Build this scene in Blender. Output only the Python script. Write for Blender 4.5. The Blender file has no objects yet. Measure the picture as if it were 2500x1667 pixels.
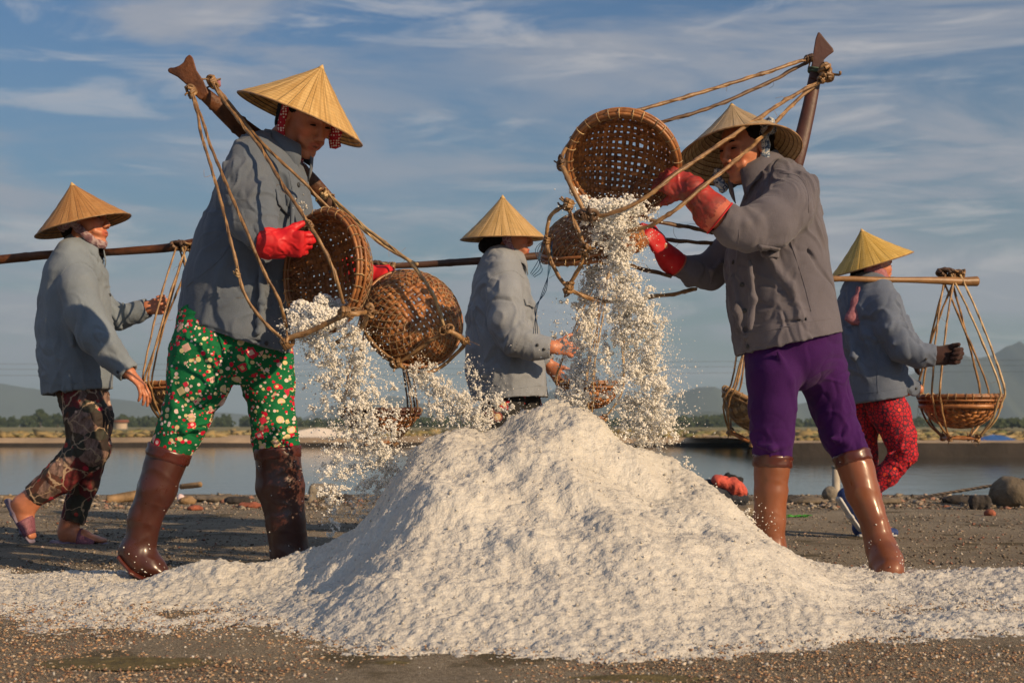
import bpy, math, random
import numpy as np
from mathutils import Vector, Matrix
from mathutils.bvhtree import BVHTree
rng = np.random.default_rng(7); random.seed(7)
R = math.radians
SC = bpy.context.scene
# ---------------------------------------------------------------- camera
F = 2500 * 50 / 36.0          # focal length in photo pixels
HY = 1038.0                   # horizon row
H = 0.49                      # camera height
cam = bpy.data.cameras.new('camera'); camo = bpy.data.objects.new('camera', cam); SC.collection.objects.link(camo)
camo.location = (0, 0, H); camo.rotation_euler = (R(90), 0, 0)
cam.lens = 50; cam.sensor_width = 36; cam.shift_y = (HY - 833.5) / 2500; cam.clip_start = 0.05; cam.clip_end = 20000
cam.dof.use_dof = True; cam.dof.focus_distance = 4.55; cam.dof.aperture_fstop = 7.1
SC.camera = camo
SC.view_settings.view_transform = 'Standard'; SC.view_settings.look = 'None'; SC.view_settings.gamma = 1
SC.view_settings.exposure = 0.15
# ---------------------------------------------------------------- light
SUN_EL, SUN_AZ = 24.0, 128.0     # azimuth clockwise from +Y (view direction)
W = bpy.data.worlds.new('World'); SC.world = W; W.use_nodes = True
nt = W.node_tree; nt.nodes.clear()
def N(t, typ, **kw):
    n = t.nodes.new(typ)
    for k, v in kw.items():
        if hasattr(n, k) and k not in ('Scale',): setattr(n, k, v)
    return n
def setin(n, **kw):
    for k, v in kw.items(): n.inputs[k.replace('_', ' ')].default_value = v
def ramp(t, fac, stops, interp='LINEAR'):
    r = t.nodes.new('ShaderNodeValToRGB'); r.color_ramp.interpolation = interp
    e = r.color_ramp.elements
    while len(e) < len(stops): e.new(0.5)
    for el, (p, c) in zip(e, stops):
        el.position = p; el.color = (c, c, c, 1) if not hasattr(c, '__len__') else (*c[:3], 1)
    t.links.new(fac, r.inputs[0]); return r.outputs[0]
def mixc(t, fac, a, b, mode='MIX'):
    m = t.nodes.new('ShaderNodeMix'); m.data_type = 'RGBA'; m.blend_type = mode
    for i, v in ((0, fac), (6, a), (7, b)):
        if hasattr(v, 'is_output') or isinstance(v, bpy.types.NodeSocket): t.links.new(v, m.inputs[i])
        elif hasattr(v, '__len__'): m.inputs[i].default_value = (*v[:3], 1)
        else: m.inputs[i].default_value = v if i == 0 else (v, v, v, 1)
    return m.outputs[2]
def mth(t, op, a, b=0.0, c=0.0):
    m = t.nodes.new('ShaderNodeMath'); m.operation = op
    for i, v in enumerate((a, b, c)):
        if isinstance(v, bpy.types.NodeSocket): t.links.new(v, m.inputs[i])
        else: m.inputs[i].default_value = v
    return m.outputs[0]
def noise(t, vec, scale, detail=3, rough=0.5, dist=0.0, col=False):
    n = t.nodes.new('ShaderNodeTexNoise'); n.inputs['Scale'].default_value = scale; n.inputs['Detail'].default_value = detail
    n.inputs['Roughness'].default_value = rough; n.inputs['Distortion'].default_value = dist
    if vec is not None: t.links.new(vec, n.inputs['Vector'])
    return n.outputs['Color' if col else 'Fac']
def mapping(t, vec, scale=(1, 1, 1), rot=(0, 0, 0), loc=(0, 0, 0)):
    m = t.nodes.new('ShaderNodeMapping'); m.inputs['Scale'].default_value = scale; m.inputs['Rotation'].default_value = rot; m.inputs['Location'].default_value = loc
    t.links.new(vec, m.inputs['Vector']); return m.outputs[0]
sky = nt.nodes.new('ShaderNodeTexSky'); sky.sky_type = 'NISHITA'; sky.sun_disc = False
sky.sun_elevation = R(SUN_EL); sky.sun_rotation = R(SUN_AZ); sky.air_density = 1.2; sky.dust_density = 1.5; sky.ozone_density = 2.0
tc = nt.nodes.new('ShaderNodeTexCoord'); gen = tc.outputs['Generated']
sx = nt.nodes.new('ShaderNodeSeparateXYZ'); nt.links.new(gen, sx.inputs[0])
zz = sx.outputs['Z']
SKYC = mixc(nt, 1.0, sky.outputs[0], (0.30, 0.51, 0.74), 'MULTIPLY')
n1 = noise(nt, mapping(nt, gen, (2.6, 2.6, 15), (0, R(5), 0), (0.3, 0, 0.2)), 1.15, 7, 0.6, 0.6)
n2 = noise(nt, mapping(nt, gen, (4, 4, 22), (0, R(-6), 0)), 1.7, 7, 0.62, 0.7)
n3 = noise(nt, mapping(nt, gen, (1.3, 1.3, 5), (0, 0, 0), (0.0, 2.0, 0.6)), 1.5, 3, 0.5, 0.3)
veil = ramp(nt, n1, [(0.39, 0.0), (0.59, 1.0)], 'EASE')
wisp = ramp(nt, n2, [(0.50, 0.0), (0.70, 1.0)], 'EASE')
big = ramp(nt, n3, [(0.34, 0.35), (0.54, 1.0)], 'EASE')
hor = ramp(nt, zz, [(0.0, 1.0), (0.16, 0.35), (0.30, 0.0)])
base = mixc(nt, mth(nt, 'MULTIPLY', hor, 0.85), SKYC, (2.2, 2.75, 2.7))
c1 = mixc(nt, mth(nt, 'MULTIPLY', mth(nt, 'MULTIPLY', veil, big), 0.85), base, (3.1, 3.25, 3.75))
c2 = mixc(nt, mth(nt, 'MULTIPLY', mth(nt, 'MULTIPLY', wisp, big), 0.5), c1, (5.6, 5.3, 5.2))
bg = nt.nodes.new('ShaderNodeBackground'); bg.inputs['Strength'].default_value = 0.10
nt.links.new(c2, bg.inputs[0]); wo = nt.nodes.new('ShaderNodeOutputWorld'); nt.links.new(bg.outputs[0], wo.inputs[0])
sun = bpy.data.lights.new('sun', 'SUN'); sun.energy = 5.0; sun.angle = R(0.5); sun.color = (1.0, 0.72, 0.43)
suno = bpy.data.objects.new('sun', sun); SC.collection.objects.link(suno)
to_sun = Vector((math.sin(R(SUN_AZ)) * math.cos(R(SUN_EL)), math.cos(R(SUN_AZ)) * math.cos(R(SUN_EL)), math.sin(R(SUN_EL))))
suno.rotation_euler = (-to_sun).to_track_quat('-Z', 'Y').to_euler(); suno.location = to_sun * 30

# ---------------------------------------------------------------- helpers
COL = SC.collection
def P(px, py, D): return np.array([(px - 1250) * D / F, D, H - (py - HY) * D / F])
def unit(v): v = np.asarray(v, float); return v / (np.linalg.norm(v) + 1e-12)
def mk(name, V, Q, mat=None, parent=None, smooth=True, T=None, uv=None, kind=None):
    """V verts, Q quads (n,4) and/or T triangles"""
    me = bpy.data.meshes.new(name); V = np.asarray(V, np.float32)
    Q = np.zeros((0, 4), np.int32) if Q is None else np.asarray(Q, np.int32).reshape(-1, 4)
    T = np.zeros((0, 3), np.int32) if T is None else np.asarray(T, np.int32).reshape(-1, 3)
    me.vertices.add(len(V)); me.vertices.foreach_set('co', V.ravel())
    nl = Q.size + T.size; me.loops.add(nl)
    me.loops.foreach_set('vertex_index', np.concatenate([Q.ravel(), T.ravel()]))
    me.polygons.add(len(Q) + len(T))
    me.polygons.foreach_set('loop_start', np.concatenate([np.arange(len(Q)) * 4, Q.size + np.arange(len(T)) * 3]).astype(np.int32))
    me.update(calc_edges=True)
    if smooth: me.polygons.foreach_set('use_smooth', np.ones(len(me.polygons), bool))
    if uv is not None:
        l = me.uv_layers.new(name='uv'); li = np.concatenate([Q.ravel(), T.ravel()])
        l.data.foreach_set('uv', np.asarray(uv, np.float32)[li].ravel())
    if mat: me.materials.append(mat)
    return link(name, me, parent, kind)
def link(name, me, parent=None, kind=None):
    o = bpy.data.objects.new(name, me); COL.objects.link(o)
    if parent is not None: o.parent = parent; o.matrix_parent_inverse = Matrix.Translation(-Vector(wpos(parent)))
    if kind: o['kind'] = kind
    return o
WP = {}
def wpos(o): return WP.get(o.name, (0, 0, 0))
def root(name, loc, label, cat, group=None):
    o = bpy.data.objects.new(name, None); COL.objects.link(o); o.location = loc; WP[o.name] = tuple(loc); o.empty_display_size = 0.1
    return tag(o, label, cat, group)
def tag(o, label, cat, group=None, kind=None):
    o['label'] = label; o['category'] = cat
    if group: o['group'] = group
    if kind: o['kind'] = kind
    return o
class MB:
    def __init__(s): s.V = []; s.Q = []; s.T = []; s.n = 0; s.uv = []
    def add(s, V, Q=None, T=None):
        V = np.asarray(V, float)
        if Q is not None and len(Q): s.Q.append(np.asarray(Q).reshape(-1, 4) + s.n)
        if T is not None and len(T): s.T.append(np.asarray(T).reshape(-1, 3) + s.n)
        s.V.append(V); s.n += len(V)
    def build(s, name, mat, parent=None, smooth=True, kind=None):
        return mk(name, np.concatenate(s.V), np.concatenate(s.Q) if s.Q else None, mat, parent, smooth, np.concatenate(s.T) if s.T else None, None, kind)
def smoothline(pts, sub=6):
    p = np.asarray(pts, float)
    if len(p) < 3:
        t = np.linspace(0, 1, sub + 1)[:, None]; return p[0] * (1 - t) + p[1] * t
    q = np.vstack([2 * p[0] - p[1], p, 2 * p[-1] - p[-2]]); out = []
    for i in range(1, len(q) - 2):
        for t in np.linspace(0, 1, sub, endpoint=False):
            a, b, c, d = q[i - 1], q[i], q[i + 1], q[i + 2]
            out.append(0.5 * ((2 * b) + (-a + c) * t + (2 * a - 5 * b + 4 * c - d) * t * t + (-a + 3 * b - 3 * c + d) * t ** 3))
    out.append(q[-2]); return np.array(out)
def tube(mb, pts, rad, seg=6, flat=1.0, caps=True, twist=0.0, up=None):
    p = np.asarray(pts, float); n = len(p); rad = np.broadcast_to(np.asarray(rad, float), (n,))
    tan = np.gradient(p, axis=0); tan /= np.linalg.norm(tan, axis=1)[:, None] + 1e-12
    u = np.array([0, 1.0, 0]) if up is None else np.asarray(up, float)
    if abs(np.dot(u, tan[0])) > 0.9: u = np.array([1.0, 0, 0])
    V = np.zeros((n, seg, 3)); a = np.linspace(0, 2 * math.pi, seg, endpoint=False)
    for i in range(n):
        u = u - tan[i] * np.dot(u, tan[i]); u /= np.linalg.norm(u) + 1e-12; w = np.cross(tan[i], u)
        aa = a + twist * i
        V[i] = p[i] + rad[i] * (np.cos(aa)[:, None] * u * flat + np.sin(aa)[:, None] * w)
    idx = np.arange(n * seg).reshape(n, seg)
    Q = np.stack([idx[:-1], np.roll(idx, -1, 1)[:-1], np.roll(idx, -1, 1)[1:], idx[1:]], -1).reshape(-1, 4)
    V = V.reshape(-1, 3); T = []
    if caps:
        V = np.vstack([V, p[0] - tan[0] * rad[0] * 0.3, p[-1] + tan[-1] * rad[-1] * 0.3]); c0, c1 = n * seg, n * seg + 1
        for j in range(seg): T += [(c0, idx[0][(j + 1) % seg], idx[0][j]), (c1, idx[-1][j], idx[-1][(j + 1) % seg])]
    mb.add(V, Q, T)
# --- vectorised gradient noise
_perm = rng.permutation(256); _perm = np.concatenate([_perm, _perm, _perm]); _g = rng.normal(size=(256, 3)); _g /= np.linalg.norm(_g, axis=1)[:, None]
def pn(p):
    p = np.asarray(p, float); i = np.floor(p).astype(int); f = p - i; i &= 255; u = f * f * f * (f * (f * 6 - 15) + 10)
    res = 0
    for dx in (0, 1):
        for dy in (0, 1):
            for dz in (0, 1):
                h = _perm[_perm[_perm[(i[:, 0] + dx) & 255] + ((i[:, 1] + dy) & 255)] + ((i[:, 2] + dz) & 255)] & 255
                d = (_g[h] * (f - (dx, dy, dz))).sum(1)
                w = (u[:, 0] if dx else 1 - u[:, 0]) * (u[:, 1] if dy else 1 - u[:, 1]) * (u[:, 2] if dz else 1 - u[:, 2])
                res = res + w * d
    return res * 1.6
def fbm(p, o=3):
    r = 0; a = 1.0
    for k in range(o): r = r + a * pn(p * 2 ** k + 17.3 * k); a *= 0.5
    return r
# ---------------------------------------------------------------- implicit surface modelling
class SDF:
    def __init__(s, vox): s.vox = vox; s.pr = []
    def seg(s, p0, p1, a0, b0=None, a1=None, b1=None, k=0.012, hint=(0, 1, 0), c=None, sub=False):
        p0 = np.asarray(p0, float); p1 = np.asarray(p1, float); b0 = a0 if b0 is None else b0; a1 = a0 if a1 is None else a1; b1 = (b0 if a1 == a0 else a1) if b1 is None else b1
        L = np.linalg.norm(p1 - p0)
        h = np.asarray(hint, float)
        if L < 1e-6:
            T = np.array([0, 0, 1.0]); 
            if abs(np.dot(T, unit(h))) > .95: T = np.array([1.0, 0, 0])
        else: T = (p1 - p0) / L
        if abs(np.dot(T, unit(h))) > .97: h = np.array([0, 0, 1.0]) if abs(T[2]) < .9 else np.array([1.0, 0, 0])
        Wd = unit(h - T * np.dot(T, h)); U = np.cross(Wd, T)
        s.pr.append(('s', p0, T, L, U, Wd, a0, b0, a1, b1, c, k, sub)); return s
    def ell(s, ctr, axes, rad, k=0.012, sub=False):
        """axes rows: U, W, T ; rad (ru, rw, rt)"""
        ax = [unit(a) for a in axes]
        s.pr.append(('s', np.asarray(ctr, float), ax[2], 0.0, ax[0], ax[1], rad[0], rad[1], rad[0], rad[1], rad[2], k, sub)); return s
    def cut(s, p, n, rad=9.0): s.pr.append(('c', np.asarray(p, float), unit(n), rad)); return s
    def mesh(s):
        vox = s.vox; lo = np.full(3, 1e9); hi = -lo
        for q in s.pr:
            if q[0] == 's' and not q[12]:
                _, p0, T, L, U, Wd, a0, b0, a1, b1, c, k, sub = q; m = max(a0, b0, a1, b1, c or 0) + k * .3
                lo = np.minimum(lo, np.minimum(p0, p0 + T * L) - m); hi = np.maximum(hi, np.maximum(p0, p0 + T * L) + m)
        lo -= 3 * vox; n = np.ceil((hi - lo) / vox).astype(int) + 4
        f = np.full(n, 1.0, np.float32); ax = [(lo[i] + np.arange(n[i]) * vox).astype(np.float32) for i in range(3)]
        for q in s.pr:
            if q[0] == 's':
                _, p0, T, L, U, Wd, a0, b0, a1, b1, c, k, sub = q
                m = max(a0, b0, a1, b1, c or 0) + k + 2.5 * vox
                l = np.minimum(p0, p0 + T * L) - m; h = np.maximum(p0, p0 + T * L) + m
            else:
                _, p0, nn, rad = q; l = p0 - rad; h = p0 + rad
            i0 = np.clip(np.floor((l - lo) / vox).astype(int), 0, n); i1 = np.clip(np.ceil((h - lo) / vox).astype(int) + 1, 0, n)
            if (i1 <= i0).any(): continue
            sl = tuple(slice(i0[i], i1[i]) for i in range(3))
            X = (ax[0][sl[0]] - np.float32(p0[0]))[:, None, None]; Y = (ax[1][sl[1]] - np.float32(p0[1]))[None, :, None]; Z = (ax[2][sl[2]] - np.float32(p0[2]))[None, None, :]
            dt = lambda v: (X * np.float32(v[0]) + Y * np.float32(v[1])) + Z * np.float32(v[2])
            g = f[sl]
            if q[0] == 'c': f[sl] = np.maximum(g, dt(nn)); continue
            al = dt(T)
            if L > 1e-6:
                tt = np.clip(al / np.float32(L), 0, 1); a = a0 + (a1 - a0) * tt; b = b0 + (b1 - b0) * tt; al = al - tt * np.float32(L)
            else: a, b = np.float32(a0), np.float32(b0)
            mn = np.minimum(a, b); cc = mn if c is None else np.float32(c)
            e = np.sqrt((dt(U) / a) ** 2 + (dt(Wd) / b) ** 2 + (al / cc) ** 2)
            d = (e - 1) * (mn if c is None else min(float(np.min(mn)), c))
            kk = np.float32(max(k, 1e-4))
            if sub:
                d = -d; hh = np.clip(.5 - .5 * (d - g) / kk, 0, 1)   # smooth max(g, d)
                f[sl] = d * (1 - hh) + g * hh + kk * hh * (1 - hh)
            else:
                hh = np.clip(.5 + .5 * (d - g) / kk, 0, 1)
                f[sl] = d * (1 - hh) + g * hh - kk * hh * (1 - hh)
        ins = f < 0; c = np.zeros(n - 1, np.int8)
        for dx in (0, 1):
            for dy in (0, 1):
                for dz in (0, 1): c += ins[dx:n[0] - 1 + dx, dy:n[1] - 1 + dy, dz:n[2] - 1 + dz]
        act = np.argwhere((c > 0) & (c < 8)); idm = np.full(n - 1, -1, np.int32); idm[tuple(act.T)] = np.arange(len(act))
        acc = np.zeros((len(act), 3)); cnt = np.zeros(len(act))
        val = {}
        for dx in (0, 1):
            for dy in (0, 1):
                for dz in (0, 1): val[dx, dy, dz] = f[act[:, 0] + dx, act[:, 1] + dy, act[:, 2] + dz]
        for a in range(3):
            o = [i for i in range(3) if i != a]
            for u in (0, 1):
                for v in (0, 1):
                    k0 = [0, 0, 0]; k0[o[0]] = u; k0[o[1]] = v; k1 = list(k0); k1[a] = 1
                    v0 = val[tuple(k0)]; v1 = val[tuple(k1)]; m = (v0 < 0) != (v1 < 0)
                    t = np.where(m, v0 / np.where(m, v0 - v1, 1), 0)
                    pos = np.tile(np.array(k0, float), (len(act), 1)); pos[:, a] = t
                    acc += pos * m[:, None]; cnt += m
        V = lo + (act + acc / cnt[:, None]) * vox
        Q = []
        for a in range(3):
            o1, o2 = (a + 1) % 3, (a + 2) % 3
            s0 = [slice(None)] * 3; s1 = [slice(None)] * 3; s0[a] = slice(0, n[a] - 1); s1[a] = slice(1, n[a])
            A = ins[tuple(s0)]; B = ins[tuple(s1)]; e = np.argwhere(A != B)
            e = e[(e[:, o1] > 0) & (e[:, o2] > 0) & (e[:, o1] < n[o1] - 1) & (e[:, o2] < n[o2] - 1)]
            fl = A[tuple(e.T)]
            def cid(d1, d2):
                g = e.copy(); g[:, o1] += d1; g[:, o2] += d2; return idm[tuple(g.T)]
            q = np.stack([cid(-1, -1), cid(0, -1), cid(0, 0), cid(-1, 0)], 1)
            q[~fl] = q[~fl][:, ::-1]; Q.append(q)
        Q = np.concatenate(Q); Q = Q[(Q >= 0).all(1)]
        return V, Q
def vnorm(V, Q):
    a = V[Q[:, 2]] - V[Q[:, 0]]; b = V[Q[:, 3]] - V[Q[:, 1]]; fn = np.cross(a, b); n = np.zeros_like(V)
    for i in range(4): np.add.at(n, Q[:, i], fn)
    return n / (np.linalg.norm(n, axis=1)[:, None] + 1e-12)
def relax(V, Q, it=1, lam=.5):
    for _ in range(it):
        s = np.zeros_like(V); c = np.zeros(len(V))
        for i in range(4):
            j = (i + 1) % 4; np.add.at(s, Q[:, i], V[Q[:, j]]); np.add.at(c, Q[:, i], 1); np.add.at(s, Q[:, j], V[Q[:, i]]); np.add.at(c, Q[:, j], 1)
        V = V + lam * (s / np.maximum(c, 1)[:, None] - V)
    return V
def cloth(V, Q, amp=.005, sc=(10, 10, 5), seed=0, fine=.0015):
    """creases: warped ridged noise pushed along the surface normal"""
    n = vnorm(V, Q); p = V * np.array(sc) + seed
    w = np.stack([pn(V * 5 + seed + 3), pn(V * 5 + seed + 9), pn(V * 5 + seed + 5)], 1) * .7
    r = pn(p + w); rd = lambda q, s: np.maximum(1 - np.abs(pn(q)) * s, 0) ** 1.6
    m = np.clip(.5 + 1.4 * pn(V * 4 + seed * 2), 0, 1)
    d = amp * (r * .8 + m * (rd(p * 1.35 + w * 1.8 + 5, 3.6) * 1.15 - rd(p * 1.2 + w * 2.2 + 31, 3.8) * .95)) + fine * pn(V * 30 + seed)
    return V + n * d[:, None]
# ---------------------------------------------------------------- materials
def newmat(name):
    m = bpy.data.materials.new(name); m.use_nodes = True; t = m.node_tree; b = t.nodes['Principled BSDF']
    return m, t, b
def bumpit(t, b, h, dist=.002, st=1.0, prev=None):
    n = t.nodes.new('ShaderNodeBump'); n.inputs['Distance'].default_value = dist; n.inputs['Strength'].default_value = st
    t.links.new(h, n.inputs['Height'])
    if prev is not None: t.links.new(prev, n.inputs['Normal'])
    t.links.new(n.outputs[0], b.inputs['Normal']); return n.outputs[0]
def objc(t): return t.nodes.new('ShaderNodeTexCoord').outputs['Object']
def simple(name, c, rough=.7, var=.25, vs=12, bs=80, bd=.001, spec=.5, metal=0, coat=0, c2=None):
    m, t, b = newmat(name); o = objc(t)
    f = ramp(t, noise(t, o, vs, 5, .6), [(.3, 0), (.7, 1)])
    ca = tuple(x * (1 - var) for x in c); cb = c2 or tuple(min(1, x * (1 + var)) for x in c)
    t.links.new(mixc(t, f, ca, cb), b.inputs['Base Color'])
    setin(b, Roughness=rough, Metallic=metal); b.inputs['Specular IOR Level'].default_value = spec; b.inputs['Coat Weight'].default_value = coat
    if bd: bumpit(t, b, noise(t, o, bs, 5, .6), bd)
    return m
def clothmat(name, c, weave=420, dirt=(.3, .26, .2), dirtamt=.25, sheen=.15):
    m, t, b = newmat(name); o = objc(t)
    f = ramp(t, noise(t, o, 7, 5, .6), [(.3, 0), (.72, 1)])
    base = mixc(t, f, tuple(x * .86 for x in c), tuple(x * 1.14 for x in c))
    thr = noise(t, mapping(t, o, (60, 60, 900)), 1, 2, .5)
    thr2 = noise(t, mapping(t, o, (900, 300, 60)), 1, 2, .5)
    base = mixc(t, mth(t, 'MULTIPLY', ramp(t, thr2, [(.35, 0), (.65, 1)]), .35), base, tuple(x * .72 for x in c))
    base = mixc(t, mth(t, 'MULTIPLY', ramp(t, noise(t, o, 4.5, 6, .65), [(.52, 0), (.75, 1)]), dirtamt), base, dirt)
    t.links.new(base, b.inputs['Base Color']); setin(b, Roughness=.88)
    b.inputs['Sheen Weight'].default_value = sheen; b.inputs['Specular IOR Level'].default_value = .2
    h = mth(t, 'ADD', mth(t, 'ADD', thr, thr2), mth(t, 'MULTIPLY', noise(t, o, 30, 3, .5, .6), 2.2))
    bumpit(t, b, h, .0012, .6)
    return m
def attrcol(t, name='tint'):
    a = t.nodes.new('ShaderNodeAttribute'); a.attribute_name = name; return a.outputs['Color']
def vor(t, vec, scale, metric='EUCLIDEAN', feat='F1', rnd=1.0):
    v = t.nodes.new('ShaderNodeTexVoronoi'); v.distance = metric; v.feature = feat; v.inputs['Scale'].default_value = scale; v.inputs['Randomness'].default_value = rnd
    t.links.new(vec, v.inputs['Vector']); return v
def lt(t, a, b): return mth(t, 'LESS_THAN', a, b)
def skin(name, c=(.50, .19, .10)):
    m, t, b = newmat(name); o = objc(t)
    base = mixc(t, ramp(t, noise(t, o, 22, 4, .6), [(.3, 0), (.7, 1)]), tuple(x * .82 for x in c), tuple(x * 1.12 for x in c))
    base = mixc(t, 1.0, base, attrcol(t), 'MULTIPLY')
    t.links.new(base, b.inputs['Base Color']); setin(b, Roughness=.45)
    b.inputs['Subsurface Weight'].default_value = .08; b.inputs['Subsurface Radius'].default_value = (.01, .003, .002); b.inputs['Subsurface Scale'].default_value = .6
    bumpit(t, b, noise(t, o, 260, 3, .6), .0006); return m
def rubber(name, c, rough=.28, dirt=None, wr=.003, coat=.35):
    m, t, b = newmat(name); o = objc(t)
    base = mixc(t, ramp(t, noise(t, o, 6, 5, .6), [(.3, 0), (.7, 1)]), tuple(x * .75 for x in c), tuple(x * 1.2 for x in c))
    if dirt: base = mixc(t, ramp(t, noise(t, o, 14, 8, .7), [(.38, 0), (.60, .85)]), base, dirt)
    t.links.new(base, b.inputs['Base Color']); setin(b, Roughness=rough)
    t.links.new(ramp(t, noise(t, o, 18, 6, .65), [(.3, rough * .75), (.7, rough * 1.9)]), b.inputs['Roughness'])
    b.inputs['Coat Weight'].default_value = coat; b.inputs['Coat Roughness'].default_value = .2
    bumpit(t, b, noise(t, mapping(t, o, (1, 1, .6)), 13, 3, .45, .6), wr * .7); return m
def straw(name, ca, cb, stitch=0.0):
    m, t, b = newmat(name); uvn = t.nodes.new('ShaderNodeUVMap'); uv = uvn.outputs[0]
    n_a = noise(t, mapping(t, uv, (46, 1.2, 1)), 1, 3, .6); n_b = noise(t, mapping(t, uv, (340, 5, 1)), 1, 4, .7); n_c = noise(t, mapping(t, uv, (12, 5, 1)), 1, 6, .7)
    f = mth(t, 'ADD', mth(t, 'MULTIPLY', n_a, .65), mth(t, 'MULTIPLY', n_b, .35))
    c = mixc(t, ramp(t, f, [(.40, 0), (.58, 1)]), ca, cb)
    vv = vor(t, mapping(t, uv, (30, .01, 1)), 1, feat='DISTANCE_TO_EDGE')
    line = ramp(t, vv.outputs['Distance'], [(.0, 1), (.05, 0)])
    c = mixc(t, mth(t, 'MULTIPLY', line, .30), c, tuple(x * .42 for x in ca))
    sep = t.nodes.new('ShaderNodeSeparateXYZ'); t.links.new(uv, sep.inputs[0])
    ring = mth(t, 'FRACT', mth(t, 'MULTIPLY', sep.outputs[1], 17.0)); ringm = ramp(t, ring, [(.0, 1), (.12, 0), (.9, 0), (1, 1)])
    c = mixc(t, mth(t, 'MULTIPLY', ringm, .16 + stitch), c, tuple(min(1, x * 1.5) for x in cb) if stitch else tuple(x * .6 for x in ca))
    if stitch > .2:
        for sg in (1, -1):
            dg = mth(t, 'FRACT', mth(t, 'MULTIPLY', mth(t, 'ADD', mth(t, 'MULTIPLY', sep.outputs[0], 5.0 * sg), sep.outputs[1]), 15.0)); c = mixc(t, mth(t, 'MULTIPLY', ramp(t, dg, [(0, 1), (.10, 0), (1, 0)]), .6), c, (.80, .72, .56))
    c = mixc(t, mth(t, 'MULTIPLY', ramp(t, n_c, [(.55, 0), (.8, 1)]), .5), c, tuple(x * .55 for x in ca))
    t.links.new(c, b.inputs['Base Color']); setin(b, Roughness=.55); b.inputs['Specular IOR Level'].default_value = .3
    hgt = mth(t, 'ADD', mth(t, 'MULTIPLY', n_b, .6), mth(t, 'SUBTRACT', mth(t, 'MULTIPLY', ringm, .8), mth(t, 'MULTIPLY', line, 1.0)))
    bumpit(t, b, hgt, .0022, .9)
    tr = t.nodes.new('ShaderNodeBsdfTranslucent'); t.links.new(c, tr.inputs[0]); mx = t.nodes.new('ShaderNodeMixShader'); mx.inputs[0].default_value = .22
    t.links.new(b.outputs[0], mx.inputs[1]); t.links.new(tr.outputs[0], mx.inputs[2]); t.links.new(mx.outputs[0], t.nodes['Material Output'].inputs[0])
    return m
def island(name, stops, rough=.7, bump=0, trans=0.0, spec=.5):
    m, t, b = newmat(name); g = t.nodes.new('ShaderNodeNewGeometry')
    c = ramp(t, g.outputs['Random Per Island'], stops)
    o = objc(t); c = mixc(t, .5, c, mixc(t, noise(t, o, 60, 4, .6), (.35, .35, .35), (1.25, 1.25, 1.25)), 'MULTIPLY')
    t.links.new(c, b.inputs['Base Color']); setin(b, Roughness=rough); b.inputs['Specular IOR Level'].default_value = spec
    if bump: bumpit(t, b, noise(t, o, 300, 3, .6), bump)
    if trans:
        tr = t.nodes.new('ShaderNodeBsdfTranslucent'); t.links.new(c, tr.inputs[0]); mx = t.nodes.new('ShaderNodeMixShader'); mx.inputs[0].default_value = trans
        t.links.new(b.outputs[0], mx.inputs[1]); t.links.new(tr.outputs[0], mx.inputs[2]); t.links.new(mx.outputs[0], t.nodes['Material Output'].inputs[0])
    return m
def mat_bamboo(name, ca, cb, rough=.42):
    m, t, b = newmat(name); o = objc(t); g = t.nodes.new('ShaderNodeNewGeometry')
    f = ramp(t, noise(t, o, 26, 6, .65, .4), [(.32, 0), (.68, 1)])
    c = mixc(t, f, ca, cb)
    c = mixc(t, .85, c, ramp(t, g.outputs['Random Per Island'], [(0, (.45, .4, .36)), (.5, (.95, .9, .85)), (1, (1.35, 1.3, 1.2))]), 'MULTIPLY')
    t.links.new(c, b.inputs['Base Color']); setin(b, Roughness=rough)
    bumpit(t, b, noise(t, o, 340, 3, .6), .0008); return m
M = {}
M['jacket_grey'] = clothmat('jacket_grey', (.112, .138, .180), dirtamt=.12)
M['jacket_pale'] = clothmat('jacket_pale', (.245, .27, .31), dirtamt=.1)
M['jacket_sage'] = clothmat('jacket_sage', (.19, .23, .275), dirtamt=.12)
M['jacket_mauve'] = clothmat('jacket_mauve', (.122, .114, .138), dirtamt=.10)
M['jacket_blue'] = clothmat('jacket_blue', (.120, .150, .215), dirtamt=.08)
M['purple'] = clothmat('trouser_purple', (.042, .005, .085), dirtamt=.0, sheen=.05)
M['skin'] = skin('skin'); M['skin_pale'] = skin('skin_ankle', (.40, .22, .10))
M['hair'] = simple('hair', (.010, .007, .006), .75, .4, 30, 200, .004, spec=.15)
M['glove_red'] = rubber('glove_red', (.52, .006, .012), .55, None, .004, .0)
M['glove_worn'] = rubber('glove_worn', (.44, .022, .016), .42, (.12, .035, .02), .0012, .15)
M['glove_cuff'] = rubber('glove_cuff', (.62, .13, .075), .5, (.34, .09, .05), .0008, .05)
M['glove_brown'] = clothmat('glove_brown', (.045, .02, .018), dirtamt=0)
M['boot_dark'] = rubber('boot_dark', (.060, .017, .010), .30, None, .003, .22)
M['boot_tan'] = rubber('boot_tan', (.205, .066, .027), .33, None, .002, .2)
M['boot_band'] = rubber('boot_band', (.075, .016, .010), .25, None, .002, .2)
M['hat_gold'] = straw('hat_gold', (.55, .32, .10), (.80, .54, .22))
M['hat_weave'] = straw('hat_weave', (.42, .29, .15), (.64, .47, .27), .35)
M['hat_orange'] = straw('hat_orange', (.44, .20, .06), (.62, .33, .12), .08)
M['hat_tan'] = straw('hat_tan', (.52, .32, .11), (.76, .51, .23), .05)
M['hat_yellow'] = straw('hat_yellow', (.66, .41, .08), (.86, .60, .18))
M['weave'] = mat_bamboo('weave_brown', (.13, .042, .013), (.48, .21, .07), .4)
M['weave_grey'] = mat_bamboo('weave_greyed', (.14, .085, .04), (.40, .29, .16), .5)
M['rim'] = mat_bamboo('rim_bamboo', (.16, .055, .018), (.42, .19, .07), .36)
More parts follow.
